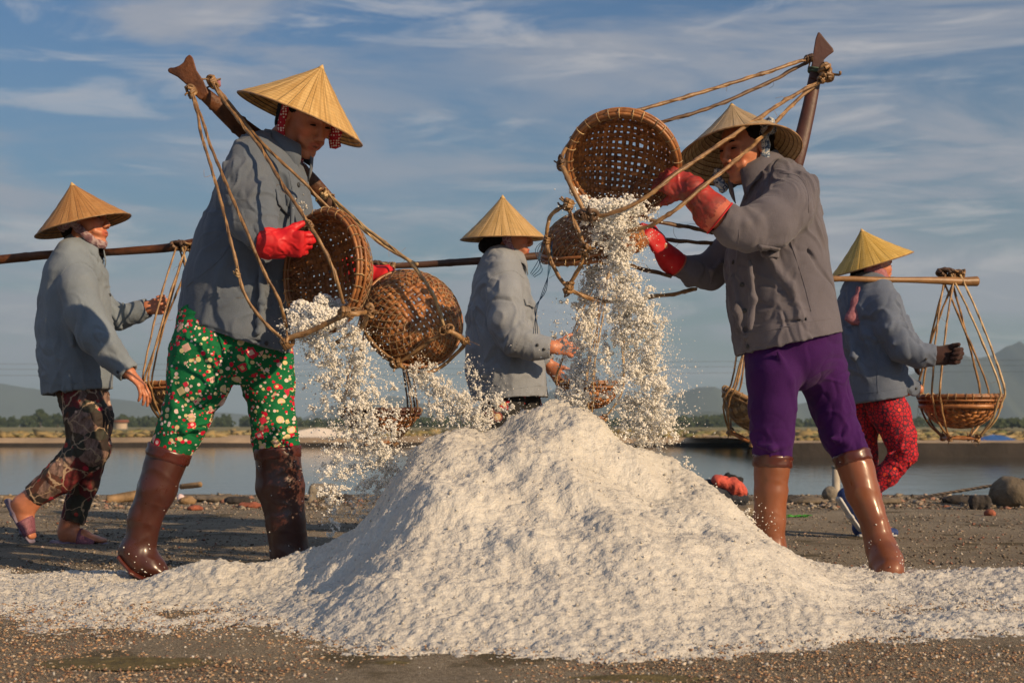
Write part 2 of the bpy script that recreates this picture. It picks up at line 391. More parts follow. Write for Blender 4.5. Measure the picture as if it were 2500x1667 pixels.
M['rattan'] = mat_bamboo('rattan', (.11, .055, .022), (.42, .26, .12), .42)
M['rattan_dark'] = mat_bamboo('rattan_dark', (.05, .026, .014), (.17, .10, .055), .5)
M['rattan_pale'] = mat_bamboo('rattan_pale', (.24, .15, .07), (.60, .45, .25), .42)
M['net'] = simple('net_cord', (.36, .25, .14), .8, .3, 60, 0, 0)
M['yoke_brown'] = simple('yoke_brown', (.050, .016, .007), .48, .6, 14, 90, .003, spec=.35, c2=(.17, .062, .022))
M['yoke_red'] = simple('yoke_red', (.060, .018, .012), .5, .45, 10, 60, .001)
M['yoke_dark'] = simple('yoke_dark', (.075, .035, .02), .5, .45, 10, 60, .001)
M['yoke_tan'] = simple('yoke_tan', (.25, .13, .05), .45, .3, 10, 60, .001)
M['button'] = simple('button', (.03, .032, .035), .35, .2)
M['black'] = simple('black_cloth', (.012, .012, .014), .9, .3)
def salt_mat(name, trans=.0, c=(.70, .665, .61)):
    m, t, b = newmat(name); o = objc(t); g = t.nodes.new('ShaderNodeNewGeometry')
    col = mixc(t, ramp(t, noise(t, o, 3.2, 6, .62), [(.3, 0), (.72, 1)]), tuple(x * f for x, f in zip(c, (.86, .845, .83))), tuple(min(1, x * 1.05) for x in c))
    col = mixc(t, .6, col, ramp(t, noise(t, o, 120, 3, .6), [(.30, (.82, .80, .77)), (.55, (1, 1, 1))]), 'MULTIPLY')
    if trans:
        col = mixc(t, noise(t, o, 60), tuple(x * .97 for x in c), c)
    t.links.new(col, b.inputs['Base Color']); setin(b, Roughness=.42); b.inputs['Specular IOR Level'].default_value = .5
    h = mth(t, 'ADD', noise(t, o, 95, 4, .65), mth(t, 'MULTIPLY', vor(t, o, 150).outputs['Distance'], -.5))
    if not trans: bumpit(t, b, h, .0045, .7)
    b.inputs['Subsurface Weight'].default_value = .15; b.inputs['Subsurface Radius'].default_value = (1, .9, .75); b.inputs['Subsurface Scale'].default_value = .006
    if trans:
        tr = t.nodes.new('ShaderNodeBsdfTranslucent'); t.links.new(col, tr.inputs[0]); mx = t.nodes.new('ShaderNodeMixShader'); mx.inputs[0].default_value = trans
        t.links.new(b.outputs[0], mx.inputs[1]); t.links.new(tr.outputs[0], mx.inputs[2]); t.links.new(mx.outputs[0], t.nodes['Material Output'].inputs[0])
    return m
M['salt'] = salt_mat('salt', .0, (.62, .60, .55)); M['salt_air'] = salt_mat('salt_airborne', .32, (.98, .96, .91))
M['grain'] = island('salt_grain', [(0, (.60, .57, .52)), (.5, (.70, .66, .60)), (.93, (.80, .77, .72)), (1, (.95, .93, .9))], .3, 0, .3)
# printed trousers
def print_green():
    m, t, b = newmat('print_green'); o = objc(t); c = mixc(t, noise(t, o, 6, 4), (.004, .105, .035), (.008, .17, .06))
    def layer(c, sc, off, met, stops, size, rings=True, sq=.0, keep=.5):
        v = vor(t, mapping(t, o, (1, .35, 1), (0, R(sq), 0), (off, off * .7, off * 1.3)), sc, met)
        d = v.outputs['Distance']; sp = t.nodes.new('ShaderNodeSeparateColor'); t.links.new(v.outputs['Color'], sp.inputs[0])
        r = mth(t, 'MULTIPLY', mth(t, 'ADD', sp.outputs[0], .35), size); on = mth(t, 'LESS_THAN', sp.outputs[1], keep)
        outer = ramp(t, sp.outputs[2], stops, 'CONSTANT'); m1 = mth(t, 'MULTIPLY', lt(t, d, r), on)
        c = mixc(t, m1, c, outer)
        if rings:
            inner = ramp(t, sp.outputs[0], [(0, (.62, .03, .05)), (.4, (.62, .50, .24)), (.7, (.72, .5, .45))], 'CONSTANT')
            c = mixc(t, mth(t, 'MULTIPLY', lt(t, d, mth(t, 'MULTIPLY', r, .55)), on), c, inner)
        return c
    red = (.58, .008, .04); cream = (.66, .54, .28); pk = (.74, .56, .52); st = [(0, red), (.45, pk), (.7, cream)]
    c = layer(c, 58, 3.1, 'EUCLIDEAN', st, .36, False, 0, .8)
    c = layer(c, 80, 8.4, 'EUCLIDEAN', [(0, red), (.5, pk)], .33, False, 0, .7)
    c = layer(c, 26, 1.7, 'CHEBYCHEV', [(0, (.60, .03, .07)), (.4, (.70, .42, .33)), (.75, cream)], .27, True, 28, .55)
    c = layer(c, 33, 5.3, 'EUCLIDEAN', [(0, cream), (.5, red)], .34, True, 0, .6)
    t.links.new(c, b.inputs['Base Color']); setin(b, Roughness=.8); b.inputs['Specular IOR Level'].default_value = .2
    bumpit(t, b, noise(t, o, 34, 4, .6, .6), .004); return m
def print_floral():
    m, t, b = newmat('print_floral'); o = objc(t)
    v = vor(t, mapping(t, mixc(t, .06, o, noise(t, o, 9, 3, .6, 0, True)), (1, .5, 1)), 17); sp = t.nodes.new('ShaderNodeSeparateColor'); t.links.new(v.outputs['Color'], sp.inputs[0])
    c = ramp(t, sp.outputs[0], [(0, (.028, .02, .018)), (.22, (.14, .008, .012)), (.4, (.07, .045, .025)), (.58, (.26, .16, .13)), (.7, (.03, .035, .025)), (.85, (.10, .03, .015))], 'CONSTANT')
    c = mixc(t, ramp(t, noise(t, mapping(t, o, (70, 70, 30)), 1, 4, .7), [(.4, 0), (.66, .8)]), c, (.035, .02, .015))
    e = vor(t, mapping(t, mixc(t, .08, o, noise(t, o, 12, 3, .6, 0, True)), (1, .5, 1)), 11, feat='DISTANCE_TO_EDGE')
    c = mixc(t, ramp(t, e.outputs['Distance'], [(.012, .85), (.03, 0)]), c, (.42, .30, .20))
    f = vor(t, mapping(t, o, (1, .5, 1), (0, 0, 0), (4, 2, 1)), 30); s2 = t.nodes.new('ShaderNodeSeparateColor'); t.links.new(f.outputs['Color'], s2.inputs[0])
    c = mixc(t, mth(t, 'MULTIPLY', lt(t, f.outputs['Distance'], .34), lt(t, s2.outputs[1], .32)), c, ramp(t, s2.outputs[0], [(0, (.45, .02, .05)), (.4, (.50, .34, .27)), (.75, (.30, .03, .02))], 'CONSTANT'))
    t.links.new(c, b.inputs['Base Color']); setin(b, Roughness=.8); bumpit(t, b, noise(t, o, 34, 4, .6, .6), .004); return m
def print_red():
    m, t, b = newmat('print_red'); o = objc(t)
    e = vor(t, mapping(t, o, (1, .6, 1)), 62, feat='DISTANCE_TO_EDGE'); c = mixc(t, ramp(t, e.outputs['Distance'], [(.06, 1), (.14, 0)]), (.50, .004, .018), (.055, .004, .02))
    f = vor(t, mapping(t, o, (1, .5, 1), (0, R(20), 0), (4, 2, 1)), 34, 'CHEBYCHEV'); s2 = t.nodes.new('ShaderNodeSeparateColor'); t.links.new(f.outputs['Color'], s2.inputs[0])
    c = mixc(t, mth(t, 'MULTIPLY', lt(t, f.outputs['Distance'], .2), lt(t, s2.outputs[1], .5)), c, (.85, .07, .02))
    t.links.new(c, b.inputs['Base Color']); setin(b, Roughness=.8); bumpit(t, b, noise(t, o, 34, 4, .6, .6), .004); return m
def print_hearts():
    m, t, b = newmat('print_dark'); o = objc(t)
    f = vor(t, mapping(t, o, (1, .6, 1)), 15); s2 = t.nodes.new('ShaderNodeSeparateColor'); t.links.new(f.outputs['Color'], s2.inputs[0]); on = lt(t, s2.outputs[1], .75)
    c = mixc(t, mth(t, 'MULTIPLY', lt(t, f.outputs['Distance'], .36), on), (.008, .008, .009), (.28, .08, .07))
    c = mixc(t, mth(t, 'MULTIPLY', lt(t, f.outputs['Distance'], .27), on), c, (.78, .55, .30))
    g = vor(t, mapping(t, o, (1, .6, 1), (0, 0, 0), (3, 2, 6)), 42); s3 = t.nodes.new('ShaderNodeSeparateColor'); t.links.new(g.outputs['Color'], s3.inputs[0])
    c = mixc(t, mth(t, 'MULTIPLY', lt(t, g.outputs['Distance'], .3), lt(t, s3.outputs[0], .4)), c, (.5, .01, .02))
    t.links.new(c, b.inputs['Base Color']); setin(b, Roughness=.8); return m
def dots(name, base, dot, sc=110, r=.33):
    m, t, b = newmat(name); o = objc(t); v = vor(t, o, sc, rnd=.35)
    t.links.new(mixc(t, lt(t, v.outputs['Distance'], r), base, dot), b.inputs['Base Color']); setin(b, Roughness=.8); return m
def patchy(name, cols, sc=70):
    m, t, b = newmat(name); o = objc(t); c = ramp(t, noise(t, o, sc, 3, .6, .8), [(.36, cols[0]), (.47, cols[1]), (.56, cols[2]), (.66, cols[0])])
    t.links.new(c, b.inputs['Base Color']); setin(b, Roughness=.8); bumpit(t, b, noise(t, o, 60, 4), .003); return m
M['green'] = print_green(); M['floral'] = print_floral(); M['redprint'] = print_red(); M['hearts'] = print_hearts()
M['polka'] = dots('polka_red', (.42, .01, .03), (.85, .75, .7), 120, .36)
M['scarf_blue'] = patchy('scarf_blue', [(.02, .025, .05), (.10, .16, .26), (.62, .60, .55)], 75)
M['scarf_mauve'] = patchy('scarf_mauve', [(.12, .06, .075), (.40, .31, .31), (.20, .10, .12)], 26)
M['scarf_purple'] = patchy('scarf_purple', [(.10, .03, .06), (.25, .12, .18), (.40, .30, .34)], 90)
M['scarf_pink'] = patchy('scarf_pink', [(.24, .08, .10), (.38, .16, .19), (.30, .11, .14)], 60)
#=BODYPARTS
# ---------------------------------------------------------------- figures
class Fig:
    def __init__(s, D, label, foot):
        s.D = D; s.S = D / F; p = P(foot[0], foot[1], D); s.root = root('person', (p[0], p[1], 0.0), label, 'person', None); s.body = SDF(.0037)
    def q(s, px, py, dy=0.): return P(px, py, s.D + dy)
    def chain(s, fld, pts, k=.015, shrink=1.0, less=0.0, hint=(0, 1, 0)):
        """pts (px, py, dy, a[, b]) ; radii in photo pixels at the figure's own distance"""
        n = [(s.q(*p[:3]), (p[3] * shrink - less) * s.S, ((p[4] if len(p) > 4 else p[3]) * shrink - less) * s.S) for p in pts]
        for (p0, a0, b0), (p1, a1, b1) in zip(n[:-1], n[1:]): fld.seg(p0, p1, a0, b0, a1, b1, k, hint)
    def both(s, fld, pts, k=.015, bs=.80, bodypts=None):
        s.chain(fld, pts, k); s.chain(s.body, pts if bodypts is None else bodypts, k, bs)
def frame(fw, up=(0, 0, 1)):
    f = unit(fw); u = unit(np.asarray(up, float) - f * np.dot(f, up)); return f, np.cross(u, f), u      # forward, left, up
def head_sdf(b, o, fr, s=1.0, smile=0.0, neck=None, nr=.046):
    f, l, u = fr; g = lambda x, y, z: o + s * (f * x + l * y + u * z); ax = (f, l, u)
    E = lambda c, r, k=.012, sub=False: b.ell(g(*c), ax, tuple(x * s for x in r), k * s, sub)
    def C(c0, c1, r0, r1, k=.008, sub=False): b.seg(g(*c0), g(*c1), r0 * s, None, r1 * s, None, k * s, u, None, sub)
    E((-.012, 0, .035), (.094, .076, .080), .02); E((.026, 0, -.018), (.064, .062, .086), .03)
    for y in (-1, 1):
        C((-.005, y * .048, -.058), (.055, y * .022, -.09), .022, .017, .02)
        E((.056, y * .041, -.012), (.026, .022, .020), .018)
        C((.084, y * .014, .030), (.076, y * .048, .030), .008, .007, .012)
        E((.094, y * .031, .010), (.012, .017, .010), .012, True)
        E((.072, y * .031, .009), (.0165, .016, .0125), .004)
        E((.099, y * .0125, -.029), (.010, .008, .008), .005)
        E((-.006, y * .077, -.004), (.019, .008, .031), .006); E((-.004, y * .086, -.002), (.011, .005, .019), .003, True)
        C((.082, y * (.022 + .01 * smile), -.060 + .008 * smile), (.068, y * .044, -.050), .007, .010, .016)
    C((.088, 0, .018), (.108, 0, -.020), .0085, .0115, .010)
    E((.070, 0, -.094), (.020, .024, .017), .02)
    E((.078, 0, -.056), (.020, .030, .020), .012)
    w = .019 + .010 * smile
    for y in (-1, 1):
        C((.0965, 0, -.051), (.086, y * w, -.055 + .007 * smile), .0058, .0035, .004)
        C((.0945, 0, -.0635), (.085, y * w, -.058 + .007 * smile), .0066, .0035, .004)
        C((.106, 0, -.0572), (.095, y * w, -.0562 + .007 * smile), .0022 + .003 * smile, .0014 + .001 * smile, .002, True)
    if neck is not None: b.seg(g(-.022, 0, -.045), neck, nr * s, None, nr * 1.12, None, .03, f)
    return g
def hand_sdf(b, w, fd, pn_, side, curl, s=1.0, fat=1.0, spread=.06, thumb=(.55, .65, .45), kk=.0035):
    """w wrist point, fd direction to the fingers, pn_ palm normal, side +1/-1 where the thumb sits"""
    f = unit(fd); n = unit(np.asarray(pn_, float) - f * np.dot(f, pn_)); l = np.cross(f, n) * side
    w = np.asarray(w, float)
    b.seg(w - f * .02 * s, w + f * .025 * s, .028 * s * fat, .021 * s * fat, .034 * s * fat, .017 * s * fat, .012, n)
    b.seg(w + f * .03 * s, w + f * .082 * s, .034 * s * fat, .0155 * s * fat, .038 * s * fat, .0145 * s * fat, .010, n)
    b.seg(w + (f * .02 + l * .022 + n * .008) * s, w + (f * .05 + l * .034 + n * .008) * s, .017 * s * fat, None, .014 * s * fat, None, .008, n)
    fac = (.93, 1.04, .98, .78)
    for i in range(4):
        p = w + (f * (.086 - .004 * abs(i - 1)) + l * (.029 - i * .0192)) * s; th = 0.0; sp = (1.3 - i) * spread
        for j, (L, r0, r1) in enumerate(((.044, .0096, .0088), (.027, .0088, .0080), (.021, .0080, .0068))):
            th += curl[i][j] if hasattr(curl[i], '__len__') else curl[i] * (1, .9, .6)[j]
            d = f * math.cos(th) + n * math.sin(th) + l * sp * max(0, math.cos(th)); e = p + unit(d) * L * s * fac[i]
            b.seg(p, e, r0 * s * fat, None, r1 * s * fat, None, kk, l); p = e
    p = w + (f * .038 + l * .034 + n * .004) * s; d = unit(f * thumb[0] + l * thumb[1] + n * thumb[2]); e = p + d * .036 * s
    b.seg(p, e, .0125 * s * fat, None, .0105 * s * fat, None, .005, n)
    d2 = unit(d + f * .35 + n * .25); b.seg(e, e + d2 * .026 * s, .0105 * s * fat, None, .0085 * s * fat, None, .004, n)
def finish(name, fld, mat, par, amp=0, sc=(10, 10, 5), seed=0, rel=0, fine=.0012):
    V, Q = fld.mesh()
    if rel: V = relax(V, Q, rel)
    if amp: V = cloth(V, Q, amp, sc, seed, fine)
    return mk(name, V, Q, mat, par)
def tint(o, spots, k=(1, 1, 1)):
    """multiply the skin colour around given points (lips, painted shade in facial recesses, cheek highlight)"""
    me = o.data; n = len(me.vertices); co = np.zeros(n * 3, np.float32); me.vertices.foreach_get('co', co); co = co.reshape(-1, 3)
    c = np.ones((n, 4), np.float32)
    for p0, p1, r, col in spots:
        p0 = np.asarray(p0, float); d = np.asarray(p1, float) - p0; L = max(1e-9, float((d * d).sum())); t = np.clip(((co - p0) @ d) / L, 0, 1)
        dist = np.linalg.norm(co - (p0 + t[:, None] * d), axis=1); w = np.clip(1.6 - dist / r, 0, 1)[:, None]
        c[:, :3] = c[:, :3] * (1 - w) + np.array(col) * w
    a = me.color_attributes.new('tint', 'FLOAT_COLOR', 'POINT'); a.data.foreach_set('color', c.ravel())
def face_parts(fig, g, fr, s, body, closed=.6):
    f, l, u = fr; rt = fig.root
    for y in (-1, 1):
        mb = MB(); a = np.linspace(-1, 1, 9)
        pts = [g(.0895 - .010 * t * t, y * .031 + .0135 * t, .0095 - .0035 * t * t * 1.0 + .0012) for t in a]
        tube(mb, pts, .0032 * s * (1.12 - np.abs(a) ** 2), 6); mb.build('eye', M['hair'], rt)
        mb = MB(); pts = [g(.0905 - .012 * (t * .5 + .5) ** 1.5, y * (.017 + .031 * (t * .5 + .5)), .030 + .005 * (1 - t * t)) for t in a]
        tube(mb, pts, .0030 * s * (1.1 - .6 * np.abs(a) ** 2), 6); mb.build('eyebrow', M['hair'], rt)
    sp = [(g(.096, -.018, -.052), g(.096, .018, -.052), .007 * s, (.85, .52, .55)), (g(.094, -.018, -.063), g(.094, .018, -.063), .008 * s, (.92, .6, .6))]
    sp += [(g(.100, -.020, -.0575), g(.100, .020, -.0575), .0035 * s, (.30, .16, .16))] + [(g(.106, y * .008, -.031), g(.106, y * .009, -.031), .004 * s, (.35, .25, .25)) for y in (-1, 1)] + [(g(.088, y * .018, .012), g(.084, y * .044, .012), .010 * s, (.68, .58, .56)) for y in (-1, 1)] + [(g(.070, y * .045, -.022), g(.072, y * .04, -.02), .018 * s, (1.12, .90, .88)) for y in (-1, 1)]  # painted shade in mouth slit, nostrils and eye sockets; painted highlight on cheeks
    tint(body, sp)
def hair_mesh(fig, o, fr, s, bun=True, low=0.0, cz=.032):
    f, l, u = fr; g = lambda x, y, z: o + s * (f * x + l * y + u * z); b = SDF(.005)
    b.ell(g(-.022, 0, .040), fr, (.094 * s, .083 * s, .085 * s), .01); b.ell(g(-.055, 0, -.02 - low), fr, (.052 * s, .062 * s, .06 * s), .02)
    if bun: b.ell(g(-.10, .0, -.045), fr, (.034 * s, .038 * s, .036 * s), .012)
    b.cut(g(.062, 0, 0), f); b.cut(g(0, 0, cz), u)
    finish('hair', b, M['hair'], fig.root, .002, (40, 40, 16), 4)
def hat(fig, apex, ctr, ady, Rr, mat, dy=0., strap=None):
    A = fig.q(*apex, dy + ady); C = fig.q(*ctr, dy); n = unit(A - C); h = np.linalg.norm(A - C)
    u = unit(np.cross(n, (0, 1, 0))); v = np.cross(n, u); ns, nr = 144, 22
    th = np.linspace(0, 2 * math.pi, ns + 1); rho = np.linspace(0, 1, nr) ** .9
    wob = 1 + .006 * np.sin(3 * th + 1) + .004 * np.sin(7 * th)
    def surf(off, inner):
        V = []; UV = []
        for r in rho:
            z = h * (1 - r) + off - .006 * math.sin(math.pi * r); rr = r * Rr * wob
            lf = .0012 * r * (np.abs(np.sin(th * 15)) - .5) + .0007 * math.sin(r * 16.5 * 2 * math.pi) * (1 if r > .1 else 0)
            V.append(C + np.cos(th)[:, None] * u * rr[:, None] + np.sin(th)[:, None] * v * rr[:, None] + n * (z + lf)[:, None]); UV.append(np.stack([th / (2 * math.pi), np.full_like(th, r)], 1))
        return np.concatenate(V), np.concatenate(UV)
    V1, U1 = surf(.0, 0); V2, U2 = surf(-.004, 1); idx = np.arange(nr * (ns + 1)).reshape(nr, ns + 1)
    Q1 = np.stack([idx[:-1, :-1], idx[1:, :-1], idx[1:, 1:], idx[:-1, 1:]], -1).reshape(-1, 4); off = nr * (ns + 1)
    Q2 = Q1[:, ::-1] + off; e = idx[-1]; Q3 = np.stack([e[:-1], e[:-1] + off, e[1:] + off, e[1:]], -1)
    ho = mk('conical_hat', np.vstack([V1, V2]), np.vstack([Q1, Q2, Q3]), mat, fig.root, uv=np.vstack([U1, U2]))
    def ring(r, off, rad, mb):
        p = C + np.cos(th)[:, None] * u * (r * Rr * wob)[:, None] + np.sin(th)[:, None] * v * (r * Rr * wob)[:, None] + n * (h * (1 - r) + off - .006 * math.sin(math.pi * r)); tube(mb, p, rad, 5, caps=False)
    mb = MB(); ring(1.0, -.002, .0030, mb); rm = mb.build('hat_rim', M['rattan'], ho)
    mb = MB()
    for r in np.linspace(.22, .94, 13): ring(r, -.0055, .0016, mb)
    mb.build('hoop', M['rattan'], ho, kind='stuff')
    mb = MB(); tube(mb, [A - n * .012, A - n * .004, A + n * .003], [.013, .007, .002], 10); mb.build('hat_tip', M['hat_tan'], ho)
    return ho
def collar(fig, c, axis, fwd, rad, mat, ht=.032, fold=.045, gap=.32, squash=.85):
    a = unit(axis); f = unit(np.asarray(fwd, float) - a * np.dot(a, fwd)); l = np.cross(a, f); th = np.linspace(gap, 2 * math.pi - gap, 40); V = []
    prof = [(-.006, -.012), (-.001, ht * .5), (0.002, ht), (.007, ht + .003), (.014, ht * .6), (.022, ht * .1), (.028, ht - fold)]
    for t in th:
        d = f * math.cos(t) + l * math.sin(t) * squash; fr_ = max(0, math.cos(t)); tip = max(0, 1 - min(t - gap, 2 * math.pi - gap - t) / .35)
        for (dr, dz) in prof:
            ex = (1 + .8 * tip * (1 if dz < ht * .5 and dr > 0 else 0)); V.append(c + d * (rad + dr * (1 + .5 * fr_)) + a * (dz * (ex if dz < 0 else 1) - .016 * fr_ - (.02 * tip if dr > .02 else 0)))
    V = np.array(V); nP = len(prof); n = len(th); idx = np.arange(n * nP).reshape(n, nP)
    V = V + np.stack([pn(V * 25)] * 3, 1) * .0015
    Q = np.stack([idx[:-1, :-1], idx[1:, :-1], idx[1:, 1:], idx[:-1, 1:]], -1).reshape(-1, 4)
    o = mk('collar', V, Q, mat, fig.root); md = o.modifiers.new('thick', 'SOLIDIFY'); md.thickness = .003; md.offset = 0; return o
def bvh(o):
    me = o.data; off = Vector((0, 0, 0)); return BVHTree.FromPolygons([v.co for v in me.vertices], [tuple(p.vertices) for p in me.polygons])
def onto(tree, px, py, lift=.001):
    """the point of the surface that lies along the sight line through a photo position"""
    d = Vector(P(px, py, 1.0)) - Vector((0, 0, H)); d.normalize(); r = tree.ray_cast(Vector((0, 0, H)), d)
    if r[0] is None: return None, None
    n = r[1] if r[1].dot(d) < 0 else -r[1]; return np.array(r[0] + n * lift), np.array(n)
def seams(tree, lines, par, mat, r=.0016, name='seam'):
    for ln in lines:
        a = smoothline([(x, y, 0) for x, y in ln], 5); pts = [onto(tree, x, y, .0002)[0] for x, y, _ in a]; pts = [p for p in pts if p is not None]
        if len(pts) > 2:
            pts = np.array(pts); ok = np.r_[True, np.linalg.norm(np.diff(pts, axis=0), axis=1) < .05]
            if not ok.all(): pts = pts[:int(np.argmin(ok))]
            if len(pts) > 2: mb = MB(); tube(mb, pts, r, 5); mb.build(name, mat, par)
def patch(tree, corners, par, mat, name, th=.004, n=7, lift=.003):
    """cloth patch whose corners lie at photo positions (tl, tr, br, bl) on a surface"""
    tl, tr, br, bl = [np.array(c, float) for c in corners]; V = []
    for j in range(n):
        for i in range(n):
            s_, t_ = i / (n - 1), j / (n - 1); p = (tl * (1 - s_) + tr * s_) * (1 - t_) + (bl * (1 - s_) + br * s_) * t_
            q_, nn = onto(tree, p[0], p[1], lift + .004 * t_)
            if q_ is None: return None
            V.append(q_)
    idx = np.arange(n * n).reshape(n, n); Q = np.stack([idx[:-1, :-1], idx[:-1, 1:], idx[1:, 1:], idx[1:, :-1]], -1).reshape(-1, 4)
    o = mk(name, V, Q, mat, par); md = o.modifiers.new('thick', 'SOLIDIFY'); md.thickness = th; md.offset = 0; return o
def buttons(tree, pts, par, r=.0065):
    for x, y in pts:
        c, n = onto(tree, x, y, .001)
        if c is None: continue
        mb = MB(); tube(mb, [c, c + n * .0025, c + n * .003], [r, r * .95, r * .5], 10); mb.build('button', M['button'], par)
SPK = []
def boot(fig, shaft, foot, mat, top, seed, amp=.004, sole=None):
    b = SDF(.0045); fig.chain(b, shaft, .012); fig.chain(b, foot, .018)
    t0 = fig.q(*shaft[0][:3]); t1 = fig.q(*shaft[1][:3]); ax = unit(t0 - t1); b.cut(t0, ax, .12)
    V, Q = b.mesh(); n = vnorm(V, Q); r = pn(V * 9 + seed); rid = np.maximum(0, 1 - np.abs(pn(V * np.array([7, 7, 11]) + seed * 2)) * 3.2) ** 2
    rid2 = np.maximum(0, 1 - np.abs(pn(V * np.array([9, 9, 6]) + seed * 3)) * 4) ** 1.5
    V = V + n * (amp * r * 1.3 + amp * .35 * rid - amp * .35 * rid2)[:, None]
    V_ = V; bo = mk('boot', V, Q, mat, fig.root)
    if sole:
        S2 = SDF(.0036); fig.chain(S2, sole, .006); finish('boot_sole', S2, M['boot_band'], bo)
    # band round the top
    mb = MB(); W0 = unit(np.array([0, 1., 0]) - ax * ax[1]); U0 = np.cross(W0, ax); th = np.linspace(0, 2 * math.pi, 49)
    a, bb = shaft[0][3] * fig.S, (shaft[0][4] if len(shaft[0]) > 4 else shaft[0][3]) * fig.S
    rows = [(-.034, .000), (-.032, .0045), (-.022, .0065), (-.012, .0055), (-.004, .0075), (.003, .0060), (.006, .001), (.004, -.004)]; V = []
    for off, ex in rows:
        q_ = np.stack([np.cos(th) * 5 + seed, np.sin(th) * 5, th * 0 + off * 90], 1); w = ex * .7 + .0035 * pn(q_ * 1.7) + .0016 * pn(q_ * 5)
        V.append(t0 + ax * off + np.cos(th)[:, None] * U0 * (a + w)[:, None] + np.sin(th)[:, None] * W0 * (bb + w)[:, None] + ax * (.004 * pn(q_[:, [0, 1, 1]] * .3))[:, None])
    cand = np.where((n[:, 1] < -.25))[0]; zc = bo_z = V_[cand, 2]; wgt = np.exp(-(zc - zc.min()) / .07) + .01; ch = rng.choice(cand, 36, p=wgt / wgt.sum()); SPK.append((bo, V_[ch] + n[ch] * .001))
    V = np.concatenate(V); V[48::49] = V[0::49]; idx = np.arange(len(V)).reshape(len(rows), 49); mk('boot_top_band', V, np.stack([idx[:-1, :-1], idx[:-1, 1:], idx[1:, 1:], idx[1:, :-1]], -1).reshape(-1, 4), M['boot_band'], bo); return bo
def sleeve_end(fig, fld, pts, rad=.06):
    p1 = fig.q(*pts[-1][:3]); p0 = fig.q(*pts[-2][:3]); d = unit(p1 - p0); fld.cut(p1, d, rad)
    a = pts[-1][3] * fig.S; fld.seg(p1 - d * .03, p1 + d * .03, a * .8, None, a * .86, None, .004, (0, 1, 0), None, True); return p1, d
def hem(fig, fld, x0, y0, x1, y1, core, dy=0, carve=True):
    """straight hem through two photo points, hollow inside"""
    p0 = fig.q(x0, y0, dy); p1 = fig.q(x1, y1, dy); t = unit(p1 - p0); n = unit(np.cross(t, (0, 1, 0)));
    if n[2] > 0: n = -n
    fld.cut(p0, n)
    if carve: fig.chain(fld, core, .004) if False else None
    for (c0, c1) in zip(core[:-1], core[1:]):
        fld.seg(fig.q(*c0[:3]), fig.q(*c1[:3]), c0[3] * fig.S, (c0[4]) * fig.S, c1[3] * fig.S, c1[4] * fig.S, .004, (0, 1, 0), None, True)
def rib(fig, fld, pts, k=.012, sub=False):
    n = [(fig.q(*p[:3]), p[3] * fig.S * .85) for p in pts]; k = k * 1.2
    for (p0, a0), (p1, a1) in zip(n[:-1], n[1:]): fld.seg(p0, p1, a0, None, a1, None, k, (0, 1, 0), None, sub)
